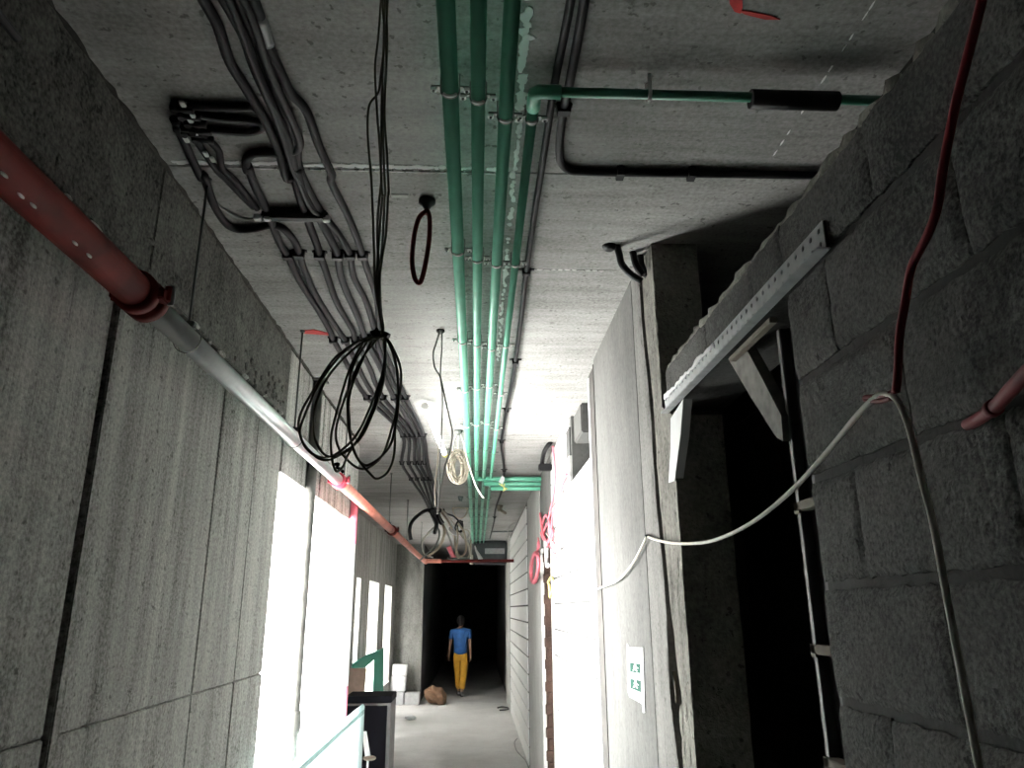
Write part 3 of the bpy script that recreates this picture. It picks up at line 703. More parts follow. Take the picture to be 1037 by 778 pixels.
# brown sack
bm = bmesh.new(); bmesh.ops.create_icosphere(bm, subdivisions=4, radius=1)
a = atY(432, 711, 16.3); e = atY(452, 698, 16.3)
for v in bm.verts:
    n = noise.noise(v.co*1.7)*.25+noise.noise(v.co*5)*.07
    v.co *= 1+n
    v.co = Vector((v.co.x*.23-.04*v.co.z, v.co.y*.2, max(v.co.z, -.75)*.19+(.03 if v.co.x < 0 else 0)))
z0 = min(v.co.z for v in bm.verts)
b = MB(); b.bm(bm, Matrix.Translation(((a.x+e.x)/2, 16.3, -z0)), True)
t = thing('sack', ((a.x+e.x)/2, 16.3, 0), 'brown crumpled sack on the floor by the dark opening', 'sack'); b.build('sack_body', 'sack', t)
b = MB(); b.tube(smooth_path([((a.x+e.x)/2-.13, 16.25, .19), ((a.x+e.x)/2-.16, 16.2, .26), ((a.x+e.x)/2-.11, 16.2, .30)], 4), [.05]*4+[.03]*4+[.04], 8); b.build('sack_neck', 'sack', t)
# floor debris
q = un(415.5, 729, 2, 0); bm = bmesh.new(); bmesh.ops.create_icosphere(bm, subdivisions=3, radius=1)
for v in bm.verts: v.co = Vector((v.co.x*.09, v.co.y*.12, v.co.z*.035))*(1+noise.noise(v.co*3)*.4)
b = MB(); b.bm(bm, Matrix.Translation((q.x, q.y, .03)), True); tag(b.build('rubble_piece', 'foam'), 'small white lump of rubble lying alone on the pale floor', 'rubble')
pts = [un(x, y, 2, .012) for x, y in ((504, 717), (508, 716), (513, 716.5), (516, 718), (512, 719), (506, 719.5))]
tag(MB().tube(smooth_path(pts, 5), .012, 8).build('floor_cable', 'black'), 'short black cable curled on the floor by the white wall', 'cable')
q = [un(x, y, 2, .008) for x, y in ((524, 748), (521, 752), (523, 760), (528, 766), (533, 772), (540, 790))]
tag(MB().tube(smooth_path(q, 5), .007, 8).build('floor_cable', 'grey_cable'), 'thin grey cable along the foot of the white block wall', 'cable')

# ------------------------------------------------------------------ HANGING CABLE COIL (foreground)
YC = 1.35
def p3(*q): return [(280+x/3.988, 320+y/3.988) for x, y in q]
t = thing('cable_coil', tuple(atY(383, 485, YC)), 'large olive black cable coil hanging from the ceiling in the foreground', 'cable coil')
def cable(pts, Y, r, m, parent, name, closed=False, jit=.02, top=None, sub=6):
    P = [atY(x, y, Y+random.uniform(-jit, jit)) for x, y in pts]
    if top: P = [Vector((P[0].x, P[0].y, CE))]+P
    return MB().tube(smooth_path(P, sub, closed), r, 8, closed).build(name, m, parent)
def c1p(*q): return c1(*q)
c1 = lambda *q: [(150+x/3.988, y/3.988) for x, y in q]
K = (383, 338)
cable(c1((940, 0), (930, 150), (917, 260), (920, 380), (935, 600), (945, 780))+c2((945, 200), (930, 400), (922, 560), (935, 650), (945, 740))+[K], YC, .0024, 'olive', t, 'strand', top=1)
cable(c1((955, 0), (950, 200), (945, 350), (940, 600), (942, 780))+c2((940, 150), (925, 330), (935, 520), (940, 650), (950, 740))+[K], YC, .0024, 'olive', t, 'strand', top=1)
cable(c1((968, 0), (960, 150), (962, 260), (955, 450), (965, 640), (972, 780))+c2((970, 180), (960, 350), (938, 500), (935, 650), (945, 740))+[(384, 340)], YC, .0024, 'olive', t, 'strand', top=1)
cable(c1((945, 0), (955, 140), (940, 300), (928, 375), (892, 430), (887, 550), (900, 700), (905, 790))+c2((905, 200), (912, 400), (917, 560), (932, 660), (948, 740))+[(382, 340)], YC, .0024, 'olive', t, 'strand', top=1)
cable(c1((962, 0), (966, 200), (950, 420), (950, 600), (958, 780))+c2((955, 200), (945, 400), (928, 560), (938, 680), (950, 740))+[(384, 341)], YC, .0024, 'olive', t, 'strand', top=1)
loops = [
 [(410, 85), (350, 95), (240, 165), (150, 300), (100, 390), (90, 450), (110, 520), (150, 560), (200, 572), (260, 545), (330, 470), (390, 340), (430, 220), (437, 100)],
 [(408, 90), (330, 120), (220, 230), (160, 350), (150, 450), (165, 520), (210, 568), (280, 545), (350, 480), (410, 330), (435, 200), (430, 90)],
 [(405, 92), (380, 110), (300, 300), (295, 430), (310, 540), (350, 600), (395, 590), (450, 540), (475, 470), (492, 350), (482, 200), (445, 95)],
 [(408, 95), (330, 200), (260, 380), (240, 480), (260, 550), (320, 610), (370, 615), (430, 560), (470, 440), (495, 330), (502, 220), (470, 130), (440, 90)],
 [(402, 92), (370, 100), (300, 230), (288, 420), (320, 560), (380, 640), (410, 658), (450, 630), (475, 560), (480, 430), (490, 300), (480, 180), (440, 90)],
 [(410, 88), (350, 110), (290, 230), (235, 420), (220, 500), (225, 580), (242, 628), (268, 610), (290, 560), (340, 480), (400, 370), (436, 240), (436, 95)],
 [(412, 88), (340, 100), (250, 170), (170, 280), (115, 400), (95, 470), (120, 530), (180, 580), (240, 570), (330, 500), (420, 280), (440, 100)]]
for l in loops: cable(p3(*l), YC, .0024, 'olive', t, 'cable_loop', True, .018)
b = MB(); b.tube([atY(x, y, YC) for x, y in p3((385, 80), (400, 72), (420, 78), (440, 84), (450, 90))], .010, 8)
b.tube(smooth_path([atY(x, y, YC-.01) for x, y in p3((400, 50), (412, 62), (420, 85))], 4), .003, 6); b.build('tie', 'black', t)
b = MB(); b.tube(smooth_path([atY(x, y, YC) for x, y in p3((235, 600), (250, 598), (246, 612), (262, 622), (270, 634))], 4), .003, 6); b.build('loose_end', 'black', t)

# red hose loop from the ceiling
hk = onc(433, 207); YH = hk.y-.03
t = thing('hose_loop', (hk.x, YH, 2.7), 'narrow loop of dark red hose hanging from a black ceiling anchor', 'hose')
b = MB(); b.lathe([(0, .030), (.012, .030), (.022, .018), (.04, .008)], (hk.x, YH, CE), (0, 0, -1), 14); b.build('anchor', 'black', t)
def c7(*q): return [(400+x/6.485, 180+y/6.485) for x, y in q]
P = [atY(x, y, YH) for x, y in c7((205, 222), (160, 260), (132, 350), (118, 450), (113, 560), (128, 655), (155, 692), (178, 660), (205, 540), (225, 400), (228, 280), (218, 230))]
MB().tube(smooth_path(P, 6, True), .0085, 10, True).build('loop', 'dred_cable', t)
MB().tube([atY(432, 211, YH), atY(432.5, 217, YH)], .009, 8).build('neck', 'dred_cable', t)

# thin wires from the ceiling hook and white cable coil
hk = onc(446, 334.5); YW = hk.y
t = thing('hanging_wire', (hk.x, YW, 1.9), 'pair of thin grey wires trailing from a small black ceiling hook', 'wire')
b = MB(); b.lathe([(0, .022), (.01, .022), (.02, .008)], (hk.x, YW, CE), (0, 0, -1), 10); b.build('hook', 'black', t)
cable(p3((661, 58), (645, 110), (633, 150), (640, 210), (662, 250), (680, 330), (700, 420), (710, 470), (702, 540), (680, 610), (670, 660), (660, 720), (655, 790)), YW-.02, .0042, 'grey_cable', t, 'wire', jit=.0)
cable(p3((668, 58), (668, 130), (662, 230), (670, 330), (668, 430), (664, 520), (658, 620), (656, 740), (650, 800)), YW-.02, .0036, 'grey_cable', t, 'wire', jit=.0)
cable(p3((655, 520), (650, 600), (640, 690), (642, 770)), YW, .0030, 'tan_cable', t, 'wire', jit=.0)

def c8(*q): return [(400+x/8.64, 420+y/8.64) for x, y in q]
hk = onc(*c8((555, 140))[0]); YK = hk.y
t = thing('cable_coil', tuple(atY(463.5, 490, YK)), 'white cable coil hanging beside the lit tube, left of green pipes', 'cable coil')
b = MB(); b.lathe([(0, .04), (.015, .03), (.04, .01)], (hk.x, YK, CE), (0, 0, -1), 10); b.build('hook', 'clamp', t)
cx_, cy_ = 550, 455
for k in range(8):
    u = k/7; rx, ry = 28+68*u, 80+72*u; oy = 470-16*u
    pts = [(cx_+rx*math.cos(a)*random.uniform(.97, 1.03)+random.uniform(-4, 4), oy+ry*math.sin(a)*random.uniform(.97, 1.03)) for a in [2*math.pi*i/14 for i in range(14)]]
    P = [atY(x, y, YK+random.uniform(-.02, .02)) for x, y in c8(*pts)]
    MB().tube(smooth_path(P, 4, True), .0050, 7, True).build('cable_loop', 'coil_cable', t)
for q in (((545, 150), (515, 230), (505, 320)), ((560, 150), (600, 240), (610, 330)), ((555, 145), (552, 220), (550, 300))):
    P = [atY(x, y, YK) for x, y in c8(*q)]; MB().tube(smooth_path(P, 4), .005, 7).build('tie_strand', 'white_cable', t)
P = [atY(x, y, YK-.02) for x, y in c8((605, 250), (620, 340), (655, 470), (700, 600), (740, 680), (778, 730))]
MB().tube(smooth_path(P, 5), .0055, 7).build('loose_end', 'white_cable', t)

# fluorescent tube
a, e = onc(431, 413, .05), onc(450, 459, .05)
t = thing('tube_light', ((a.x+e.x)/2, (a.y+e.y)/2, CE-.08), 'lit fluorescent tube on the ceiling left of the white coil', 'lamp')
d = (e-a).normalized()
MB().tube([a, e], .022, 14).build('lit_tube', 'glow', t)
MB().tube([e, e+d*.10], .024, 12).build('end_cap', 'yellow', t)
MB().tube([a-d*.05, a], .024, 12).build('end_cap', 'tab', t)
b = MB()
for k in (.15, .85):
    q = a+(e-a)*k; b.box((q.x-.01, q.y-.01, CE-.05), (q.x+.01, q.y+.01, CE), .001)
b.build('bracket', 'tab', t)

# ------------------------------------------------------------------ far tangle
YT = 10.5
def c6(*q): return [(390+x/5.983, 440+y/5.983) for x, y in q]
t = thing('cable_bundle', tuple(atY(460, 565, YT)), 'tangled bundle of cable ends hanging at the far end of the left runs', 'cables')
def far(q, r, m, nm='cable_end', closed=False, jit=.12):
    P = [atY(x, y, YT+random.uniform(-jit, jit)) for x, y in c6(*q)]
    for v in P: v.z = min(v.z, CE-r*1.6)
    MB().tube(smooth_path(P, 5, closed), r, 7, closed).build(nm, m, t)
far([(330, 380), (320, 445), (240, 465), (170, 520), (148, 580), (156, 640)], .026, 'black')
far([(300, 380), (310, 450), (340, 520), (360, 590), (330, 680), (260, 740)], .02, 'tan_cable')
far([(320, 390), (340, 470), (390, 540), (420, 620), (430, 700), (460, 740), (490, 700), (480, 600), (440, 540)], .014, 'tan_cable')
far([(340, 390), (345, 460), (400, 520), (450, 600), (500, 660), (515, 740)], .014, 'white_cable')
far([(335, 400), (330, 500), (370, 580), (400, 660), (405, 745)], .012, 'grey_cable')
far([(310, 420), (300, 520), (330, 600), (300, 680), (240, 735), (210, 765)], .012, 'grey_cable')
far([(350, 410), (380, 500), (430, 560), (440, 640), (430, 730), (470, 755), (510, 735), (520, 640)], .012, 'tan_cable')
far([(355, 420), (370, 480), (420, 500), (470, 560), (450, 590), (425, 570), (440, 530), (470, 530)], .012, 'black')
far([(300, 400), (280, 470), (310, 540), (300, 600)], .03, 'black')
far([(320, 330), (330, 400), (310, 480), (345, 540)], .035, 'gconduit')
far([(290, 330), (270, 400), (290, 470), (330, 520)], .03, 'gconduit')
far([(300, 560), (230, 640), (235, 720), (290, 745)], .010, 'white_cable')
far([(455+45*math.cos(a), 445+65*math.sin(a)) for a in [2*math.pi*i/14 for i in range(14)]], .008, 'tan_cable', 'thin_loop', True, .03)
far([(490+22*math.cos(a), 610+30*math.sin(a)) for a in [2*math.pi*i/12 for i in range(12)]], .013, 'white_cable', 'white_ring', True, .01)
far([(455+16*math.cos(a), 558+34*math.sin(a)) for a in [2*math.pi*i/12 for i in range(12)]], .010, 'black', 'black_ring', True, .01)
far([(395, 575), (410, 590), (425, 605)], .032, 'paper', 'white_tape')
far([(385, 680), (400, 715), (420, 748)], .032, 'pink_cable', 'red_tag')
far([(380, 750), (420, 755), (500, 750)], .018, 'clamp', 'hook')
# black duct crossing at the end of the pipes
a, e = atY(482, 545, 15.8), atY(513, 571, 15.8)
t = thing('duct', ((a.x+e.x)/2, 15.95, e.z), 'black wrapped duct box where the green pipes end', 'duct')
MB().box((a.x-.05, 15.8, e.z), (XR-.04, 16.4, CE-.01), .03).build('duct_body', 'duct', t)
q = atY(491, 555.5, 15.78); q2 = atY(511, 561, 15.78)
MB().box((q.x, 15.765, q2.z), (min(q2.x, XR-.05), 15.8, q.z), .005).build('flange_bar', 'steel', t)
a = atY(486, 562, 15.7); b = MB(); b.tube([atY(481, 553, 15.81), atY(482, 557, 15.75), atY(484.5, 562, 15.7), atY(487, 567, 15.7)], [.012, .02, .035, .05], 10)
tag(b.build('cable_plug', 'paper'), 'small white plug dangling under the black duct box', 'plug')
b = MB(); b.tube([atY(477, 545, 15.6), atY(477, 560, 15.6), atY(477.3, 563, 15.6)], .012, 8); b.tube([atY(477.3, 562, 15.6), atY(477.5, 572, 15.6)], .035, 10)
tag(b.build('cable_plug', 'white_cable'), 'pale plug hanging on a thin cord left of the duct', 'plug')

# ------------------------------------------------------------------ DOORWAY DETAILS (right foreground)
# perforated steel angle over the door
XA = XR-.008; a0 = atX(838, 262, XA); a1 = atX(674, 417, XA)
ya, yb_ = a0.y, a1.y; zb_ = DT-.012; hh = .058
t = thing('steel_angle', (XA, (ya+yb_)/2, zb_), 'perforated galvanised steel angle over the near doorway', 'steel angle')
n = 34; dy = (yb_-ya)/n; b = MB(); th = .003
for i in range(n):
    for (za_, zc) in ((zb_, zb_+hh/2), (zb_+hh/2, zb_+hh)):
        y0, y1_ = ya+i*dy, ya+(i+1)*dy; cy, cz_ = (y0+y1_)/2, (za_+zc)/2
        sq = [(y0, za_), (cy, za_), (y1_, za_), (y1_, cz_), (y1_, zc), (cy, zc), (y0, zc), (y0, cz_)]
        ci = [(cy+(.0062)*math.cos(q), cz_+(.0062)*math.sin(q)) for q in [math.radians(225+45*k) for k in range(8)]]
        vs = [(XA, *p) for p in sq]+[(XA, *p) for p in ci]+[(XA+th, *p) for p in ci]
        fs = [(k, (k+1) % 8, 8+(k+1) % 8, 8+k) for k in range(8)]+[(8+k, 8+(k+1) % 8, 16+(k+1) % 8, 16+k) for k in range(8)]
        b.add(vs, fs)
b.build('perforated_flange', 'steel', t)
MB().box((XA+th, ya, zb_+.001), (XA+th+.004, yb_, zb_+hh-.001)).build('hole_shade', 'black', t)  # black sheet put behind the holes as their shade
MB().box((XA-.018, ya, zb_-.004), (XA+.01, yb_, zb_), .001).build('lower_lip', 'steel', t)
b = MB(); P = [(XA-.001, 1.95+(yb_-1.95)*k/24, zb_+hh-.004+random.uniform(-.006, .003)) for k in range(25)]
b.tube(P, [random.uniform(.003, .010) for k in range(25)], 7)
b.build('plaster_splash', 'white_plaster', t)
# thin lath under the angle
p, q = atX(757, 346, .70), atX(783, 322, .70)
b = MB(); b.box((.69, min(p.y, q.y), DT-.034), (.71, max(p.y, q.y)+.12, DT-.02), .002); tag(b.build('timber_lath', 'lath'), 'thin pale lath tucked under the perforated angle', 'lath')
# diagonal brace board
pl = [atX(x, y, .715) for x, y in ((733, 356), (744, 349), (755, 352), (770, 380), (791, 421), (793, 447), (786, 443), (760, 402))]
b = MB(); b.prism(pl, (.03, 0, 0)); tag(b.build('brace_board', 'timber'), 'grey timber offcut wedged diagonally across the door head', 'board')
# short white strip hanging from the angle
pl = [atX(x, y, XR-.004) for x, y in ((679, 424), (692, 404), (689, 442), (683, 487), (677, 489), (679, 455))]
b = MB(); b.prism(pl, (.03, 0, 0)); tag(b.build('white_batten', 'paper'), 'short pale batten hanging from the far end of steel angle', 'batten')
# steel door frame post with lugs
FX = .735
def fp(px, py): return atX(px, py, FX)
t = thing('door_frame', (FX, 1.66, 0), 'black steel door frame post fixed by pale lugs to the blocks', 'door frame')
yb2, ya2 = 1.665, 1.655
MB().box((FX, 1.650, 0), (FX+.10, 1.656, DT-.03), .001).build('post_web', 'frame', t)
MB().box((FX-.003, 1.652, 0), (FX+.002, 1.668, DT-.03), .001).build('post_edge', 'cab_edge', t)
MB().box((FX+.02, D0+.005, 0), (FX+.03, 1.650, DT-.03)).build('gap_shade', 'frame', t)  # dark strip put in for the shadow between post and wall
for (x, y) in ((806, 515), (823, 657), (836, 770), (800, 400)):
    z = fp(x, y).z
    if y == 400: continue
    b = MB(); b.box((FX-.012, D0+.07, z-.010), (FX+.018, 1.664, z+.010), .002); b.box((FX-.012, 1.64, z-.016), (FX-.004, 1.664, z+.010), .001); b.build('fixing_lug', 'lath', t)
# broken hole debris beside the door (pipe ends in the hole)
t = thing('cable_stub', tuple(atX(688, 712, XR)), 'pale pipe ends poking out of the broken hole beside the door', 'pipe ends')
for q in ([(683, 680), (685, 697), (686, 712)], [(690, 690), (693, 705), (692, 718)]):
    MB().tube(smooth_path([atX(x, y, XR+.01) for x, y in q], 4), .007, 8).build('pipe_end', 'lath', t)
# sign on the column
XS = XR-.016
def sg(px, py): return atX(px, py, XS)
t = thing('paper_sign', tuple(sg(645, 702)), 'torn white paper sign with two green pictogram squares on the column', 'sign')
b = MB(); b.prism([sg(635, 652), sg(636, 654), sg(637.5, 656), sg(649, 656), sg(651, 656), sg(653, 722), sg(651, 722), sg(650, 713), sg(637.5, 706), sg(635.5, 700)], (.002, 0, 0)); b.build('sheet', 'paper', t)
def onsign(pts, m, nm, lift=.001):
    b = MB(); b.prism([atX(x, y, XS-lift) for x, y in pts], (.0012, 0, 0)); return b.build(nm, m, t)
onsign([(639.8, 657), (647.5, 657.3), (647.8, 664.2), (640, 663.8)], 'film', 'grey_window')
onsign([(637.8, 671), (648.2, 672.6), (648.5, 682.2), (638, 680.5)], 'sign_green', 'green_square')
onsign([(638, 687.5), (648.8, 689.5), (649, 701.5), (638.2, 697)], 'sign_green', 'green_square')
for (ox, oy) in ((643, 676.5), (643.3, 693.5)):   # pale walking figure in each square
    onsign([(ox-.9, oy-4.2), (ox+.9, oy-4.0), (ox+.9, oy-2.4), (ox-.9, oy-2.6)], 'paper', 'pictogram', .002)
    onsign([(ox-1.6, oy-2), (ox+1.4, oy-1.8), (ox+.9, oy+1.0), (ox+2.6, oy+3.6), (ox+1.4, oy+3.8), (ox, oy+1.8), (ox-1.8, oy+3.2), (ox-2.4, oy+2.6), (ox-1.0, oy+.6)], 'paper', 'pictogram', .002)
    onsign([(ox+1.2, oy-1.2), (ox+3.2, oy+.2), (ox+3.0, oy+.9), (ox+1.0, oy-.2)], 'paper', 'pictogram', .002)

# ------------------------------------------------------------------ CABLES ON THE RIGHT
XC = .625
def xc(q, X=XC): return [atX(x, y, X) for x, y in q]
def c7b(*q): return [(800+x/1.945, y/1.945) for x, y in q]
t = thing('red_cable', tuple(atX(905, 404, XC)), 'long dark red cable hanging down the near block wall', 'cable')
P = xc([(1001, -40)]+c7b((378, 0), (350, 110), (330, 190), (315, 260), (300, 340), (290, 410), (270, 465), (240, 525), (228, 590), (216, 660), (212, 740))+[(907, 397)])
MB().tube(smooth_path(P, 5), .0062, 10).build('cable_run', 'red_cable', t)
P = [atX(x, y, XC) for x, y in ((907, 396), (900, 399), (886, 402), (876, 403), (880, 406), (892, 406), (903, 403))]
MB().tube(smooth_path(P, 5), .0045, 8).build('hook', 'dred_cable', t)
t = thing('white_cable', tuple(atX(990, 770, XC)), 'white cable slung from the red hook across the doorway and down', 'cable')
P = xc([(997, 800), (990, 770), (975, 690), (958, 600), (945, 530), (932, 480), (925, 450), (918, 425), (908, 405), (898, 399), (886, 403), (868, 421)])
n_ = 9; A = P[-1]
path2 = [(868, 421, .63), (845, 449, .635), (820, 478, .64), (795, 503, .645), (765, 527, .65), (735, 543, .65), (710, 550, .65), (680, 550, .65), (662, 546, .655), (655, 543, .655)]
P2 = [atX(x, y, X) for x, y, X in path2]
MB().tube(smooth_path(P+P2[1:], 5), .0050, 10).build('cable_run', 'white_cable', t)
P3 = [atX(x, y, .652) for x, y in ((655, 543), (649, 556), (640, 572), (627, 587), (612, 594), (600, 597), (588, 590), (575, 572), (562, 553), (553, 540))]
MB().tube(smooth_path(P3, 5), .0050, 8).build('far_run', 'white_cable', t)
MB().tube([atX(655, 543, .68), atX(655, 543, .65)], .006, 8).build('nail', 'rod', t)
t = thing('red_hose', tuple(atX(985, 430, .6)), 'short dark red hose end sticking in from the right edge', 'hose')
P = [atX(x, y, X) for x, y, X in ((1075, 352, .60), (1050, 368, .605), (1030, 388, .615), (1008, 412, .64), (990, 425, .66), (980, 430, .685))]
MB().tube(smooth_path(P, 5), .0085, 12).build('hose', 'dred_cable', t)
MB().lathe([(0, .011), (.015, .011), (.02, .009)], P[3], (P[4]-P[3]), 12).build('hose_collar', 'dred_cable', t)
# conduit stubs turning down out of the ceiling at the column
t = thing('conduit_stub', tuple(atY(645, 285, 2.72)), 'black conduit stubs bending out of the ceiling at the column top', 'conduit')
YS = onc(617, 249).y
P = [atY(x, y, YS) for x, y in ((616, 246), (624, 248.5), (627, 257), (630, 268), (639, 278), (650, 285))]
MB().tube(smooth_path(P, 5), .014, 10).build('stub', 'black', t)
P = [atY(x, y, YS+.05) for x, y in ((637, 246), (641, 256), (644, 268), (651, 279))]
MB().tube(smooth_path(P, 5), .014, 10).build('stub', 'gconduit', t)
P = [atY(x, y, YS+.08) for x, y in ((646, 244), (648, 258), (650, 270), (655, 280))]
MB().tube(smooth_path(P, 5), .014, 10).build('stub', 'black', t)
q = onc(617, 249); MB().lathe([(0, .03), (.012, .026), (.02, .016)], (q.x, q.y, CE), (0, 0, -1), 12).build('flange', 'black', t)
# brown channel in the recess, white edge strip
t = thing('steel_channel', (XR+.03, 4.15, 0), 'brown rusty channel standing in the gap beside the column', 'channel')
b = MB(); b.box((XR-.004, 4.05, 0), (XR+.05, 4.27, CE-.02), .003); b.build('web', 'channel', t)
b = MB(); b.box((XR-.012, 4.055, 0), (XR+.02, 4.07, CE-.02), .001); b.build('flange', 'channel', t)
b = MB(); b.box((XR-.006, 4.275, 0), (XR+.05, 4.325, CE-.03), .004); tag(b.build('white_batten', 'paper'), 'full height white batten beside the lit block wall', 'batten')
b = MB(); b.box((XR-.01, 6.79, 0), (XR+.04, 6.84, 2.46), .003); tag(b.build('door_post', 'plain'), 'slim pale post at the near side of the far doorway', 'door post')

# faded red cables at the far doorway
YF = 6.7
t = thing('cable_cluster', tuple(atX(550, 560, .66)), 'faded red cables looped over the far doorway header', 'cables')
def fx(q, r, m, nm, closed=False, X=.655, sub=5):
    P = [atX(x, y, X+random.uniform(-.012, .012)) for x, y in q]
    MB().tube(smooth_path(P, sub, closed), r, 7, closed).build(nm, m, t)
fx([(560, 452), (562, 480), (560, 505), (556, 525), (556, 545), (553, 555)], .010, 'pink_cable', 'red_cable')
fx([(574, 480), (570, 490), (566, 505), (560, 520), (558, 540), (556, 550)], .009, 'pink_cable', 'red_cable')
fx([(547, 520), (550, 540), (555, 548), (558, 535), (553, 522), (549, 535), (553, 552)], .012, 'pink_cable', 'red_cable')
fx([(548, 540), (552, 548), (558, 546), (560, 538), (555, 530), (550, 540)], .012, 'pink_cable', 'red_cable', True)
fx([(556, 552), (562, 562), (570, 575), (578, 587), (576, 580), (570, 565), (560, 548)], .006, 'pink_cable', 'thin_wire')
fx([(553, 548), (554, 565), (554.5, 573)], .022, 'paper', 'white_tag')
fx([(555, 590), (558, 585), (560, 590), (557, 605), (556, 592)], .010, 'yellow', 'yellow_tape', True)
fx([(545, 545), (546, 553), (544, 560)], .009, 'pink_cable', 'red_cable', X=.665)
t = thing('cable_hoop', tuple(atX(541, 590, .66)), 'faded red cable hoop hanging on the grey column beyond the doorway', 'cable')
for k in range(3):
    P = [atX(541.5+(4.2-.5*k)*math.cos(a)+1.2*math.sin(-a), 575+(15.5-k)*math.sin(a), .64-.012*k) for a in [2*math.pi*i/16 for i in range(16)]]
    MB().tube(smooth_path(P, 4, True), .016, 8, True).build('cable_loop', 'pink_cable', t)
MB().tube([atX(544, 560, .66), atX(545, 548, .67)], .01, 7).build('tie', 'pink_cable', t)
# black cable arc into the wall top
t = thing('cable_arc', tuple(atX(549, 475, .62)), 'black cable arc entering the wall above the far doorway', 'cable')
P = [atX(x, y, X) for x, y, X in ((560, 446, .67), (556, 450, .62), (551, 458, .60), (549, 468, .60), (549, 474, .60))]
MB().tube(smooth_path(P, 5), .02, 9).build('cable', 'black', t)
q = atX(552, 473.5, .62); MB().box((q.x-.06, q.y-.04, q.z-.03), (q.x+.06, q.y+.04, q.z+.03), .008).build('junction_block', 'black', t)
# foam tag on the conduit by the green crossing branch
q = onc(508, 486, .09); t = thing('paper_tag', tuple(q), 'small white tag with yellow ties hung by the crossing green branch', 'tag')
MB().prism([Vector((q.x-.03, q.y, q.z-.02)), Vector((q.x+.01, q.y, q.z-.05)), Vector((q.x+.035, q.y, q.z+.01)), Vector((q.x+.005, q.y, q.z+.05))], (0, .01, 0)).build('tag_sheet', 'paper', t)
for k in range(3): MB().tube([(q.x-.03+.03*k, q.y, q.z-.04), (q.x+.06-.02*k, q.y, q.z-.10-.012*k)], .005, 6).build('yellow_tie', 'yellow', t)
# thin wire near the right ceiling beyond the branch
P = [onc(x, y, .01) for x, y in ((513, 545), (515, 536), (521, 530), (528, 531), (533, 540))]
tag(MB().tube(smooth_path(P, 5), .010, 7).build('ceiling_wire', 'grey_cable'), 'thin grey wire arching on the far ceiling near white wall top', 'wire')
P = [onc(x, y, .012) for x, y in ((497, 538.5), (510, 538.5), (522, 538))]
tag(MB().tube(P, .016, 7).build('ceiling_wire', 'rod'), 'straight dark wire across the far ceiling beside the duct', 'wire')
q = onc(506, 512, .0); b = MB(); b.lathe([(0, .05), (.03, .04), (.08, .03)], (q.x, q.y, CE), (0, 0, -1), 10); b.tube([(q.x, q.y, CE-.06), (q.x+.08, q.y-.1, CE-.12)], .02, 8)
tag(b.build('ceiling_anchor', 'lath'), 'pale ceiling anchor right of the far green pipes', 'anchor')
q = onc(466.5, 503); b = MB(); b.lathe([(0, .04), (.02, .03), (.06, .02)], (q.x, q.y, CE), (0, 0, -1), 10); tag(b.build('ceiling_anchor', 'rod'), 'small dark ceiling anchor left of the far green pipes', 'anchor')
# black stub high on the left wall
a = atX(18, 39, XL+.03); 
b = MB(); b.tube([(XL+.03, a.y-.25, a.z), (XL+.03, a.y, a.z)], .010, 10); b.lathe([(0, .012), (.03, .012)], (XL, a.y-.05, a.z), (1, 0, 0), 10)
tag(b.build('conduit_stub', 'black'), 'short black stub high on the left wall at the frame edge', 'conduit')
# red marking paint on the ceiling
def paint(name, polys, label):
    b = MB()
    for pl in polys: b.prism([onc(x, y, .0025) for x, y in pl], (0, 0, .004))
    return tag(b.build(name, 'paint_red'), label, 'paint mark')
paint('paint_mark', [[(739, -12), (752, -10), (752, 8), (750, 14), (744, 12), (739, 4)], [(745, 10), (760, 12), (780, 16), (790, 20), (775, 20), (755, 15)]], 'dark red paint splash near the top edge, right of centre')
paint('paint_mark', [[(306, 335), (318, 334), (330, 337), (338, 338), (336, 340), (322, 339), (308, 338)]], 'faint red paint streak on the ceiling beside the second pipe rod')
b = MB()
for q in ((372, 342), (368, 345)): p = onc(*q, .004); b.ball(p, (.02, .02, .004), 8)
# ceiling anchor dots
for (x, y, l) in ((403, 197, 'grey cast plug mark in the ceiling left of the hose loop'),):
    p = onc(405, 198); b = MB(); b.box((p.x-.03, p.y-.012, CE-.004), (p.x+.03, p.y+.012, CE+.002), .002); tag(b.build('cast_plug', 'plain'), l, 'plug')

# ------------------------------------------------------------------ PERSON
def skinmesh(name, nodes, edges, m, parent, sub=2, smooth=True):
    """nodes: {key: (pos, radius or (rx, ry))} grown by a Skin modifier into one surface"""
    keys = list(nodes); me = bpy.data.meshes.new(name)
    o0 = Vector(parent['_o']) if parent is not None else Vector((0, 0, 0))
    me.from_pydata([Vector(nodes[k][0]) for k in keys], [(keys.index(a), keys.index(b)) for a, b in edges], [])
    o = bpy.data.objects.new(name, me); COL.objects.link(o)
    sk = o.modifiers.new('skin', 'SKIN'); sk.use_smooth_shade = smooth
    for i, k in enumerate(keys):
        r = nodes[k][1]; me.skin_vertices[0].data[i].radius = r if isinstance(r, tuple) else (r, r)
        me.skin_vertices[0].data[i].use_root = (i == 0)
    sm = o.modifiers.new('sub', 'SUBSURF'); sm.levels = sub; sm.render_levels = sub
    dg = bpy.context.evaluated_depsgraph_get(); dg.update()
    ev = bpy.data.meshes.new_from_object(o.evaluated_get(dg)); ev.name = name
    bpy.data.objects.remove(o)
    for p in ev.polygons: p.use_smooth = True
    ev.materials.clear(); ev.materials.append(M[m])
    o = bpy.data.objects.new(name, ev); COL.objects.link(o)
    if parent is not None: o.parent = parent; o['_o'] = tuple(o0)
    return o
pp = un(466, 706, 2, 0); pp.y = min(pp.y, 17.6); PXX = atY(466, 690, 17.6).x
def P_(x, y, z): return Vector((x, y, z))
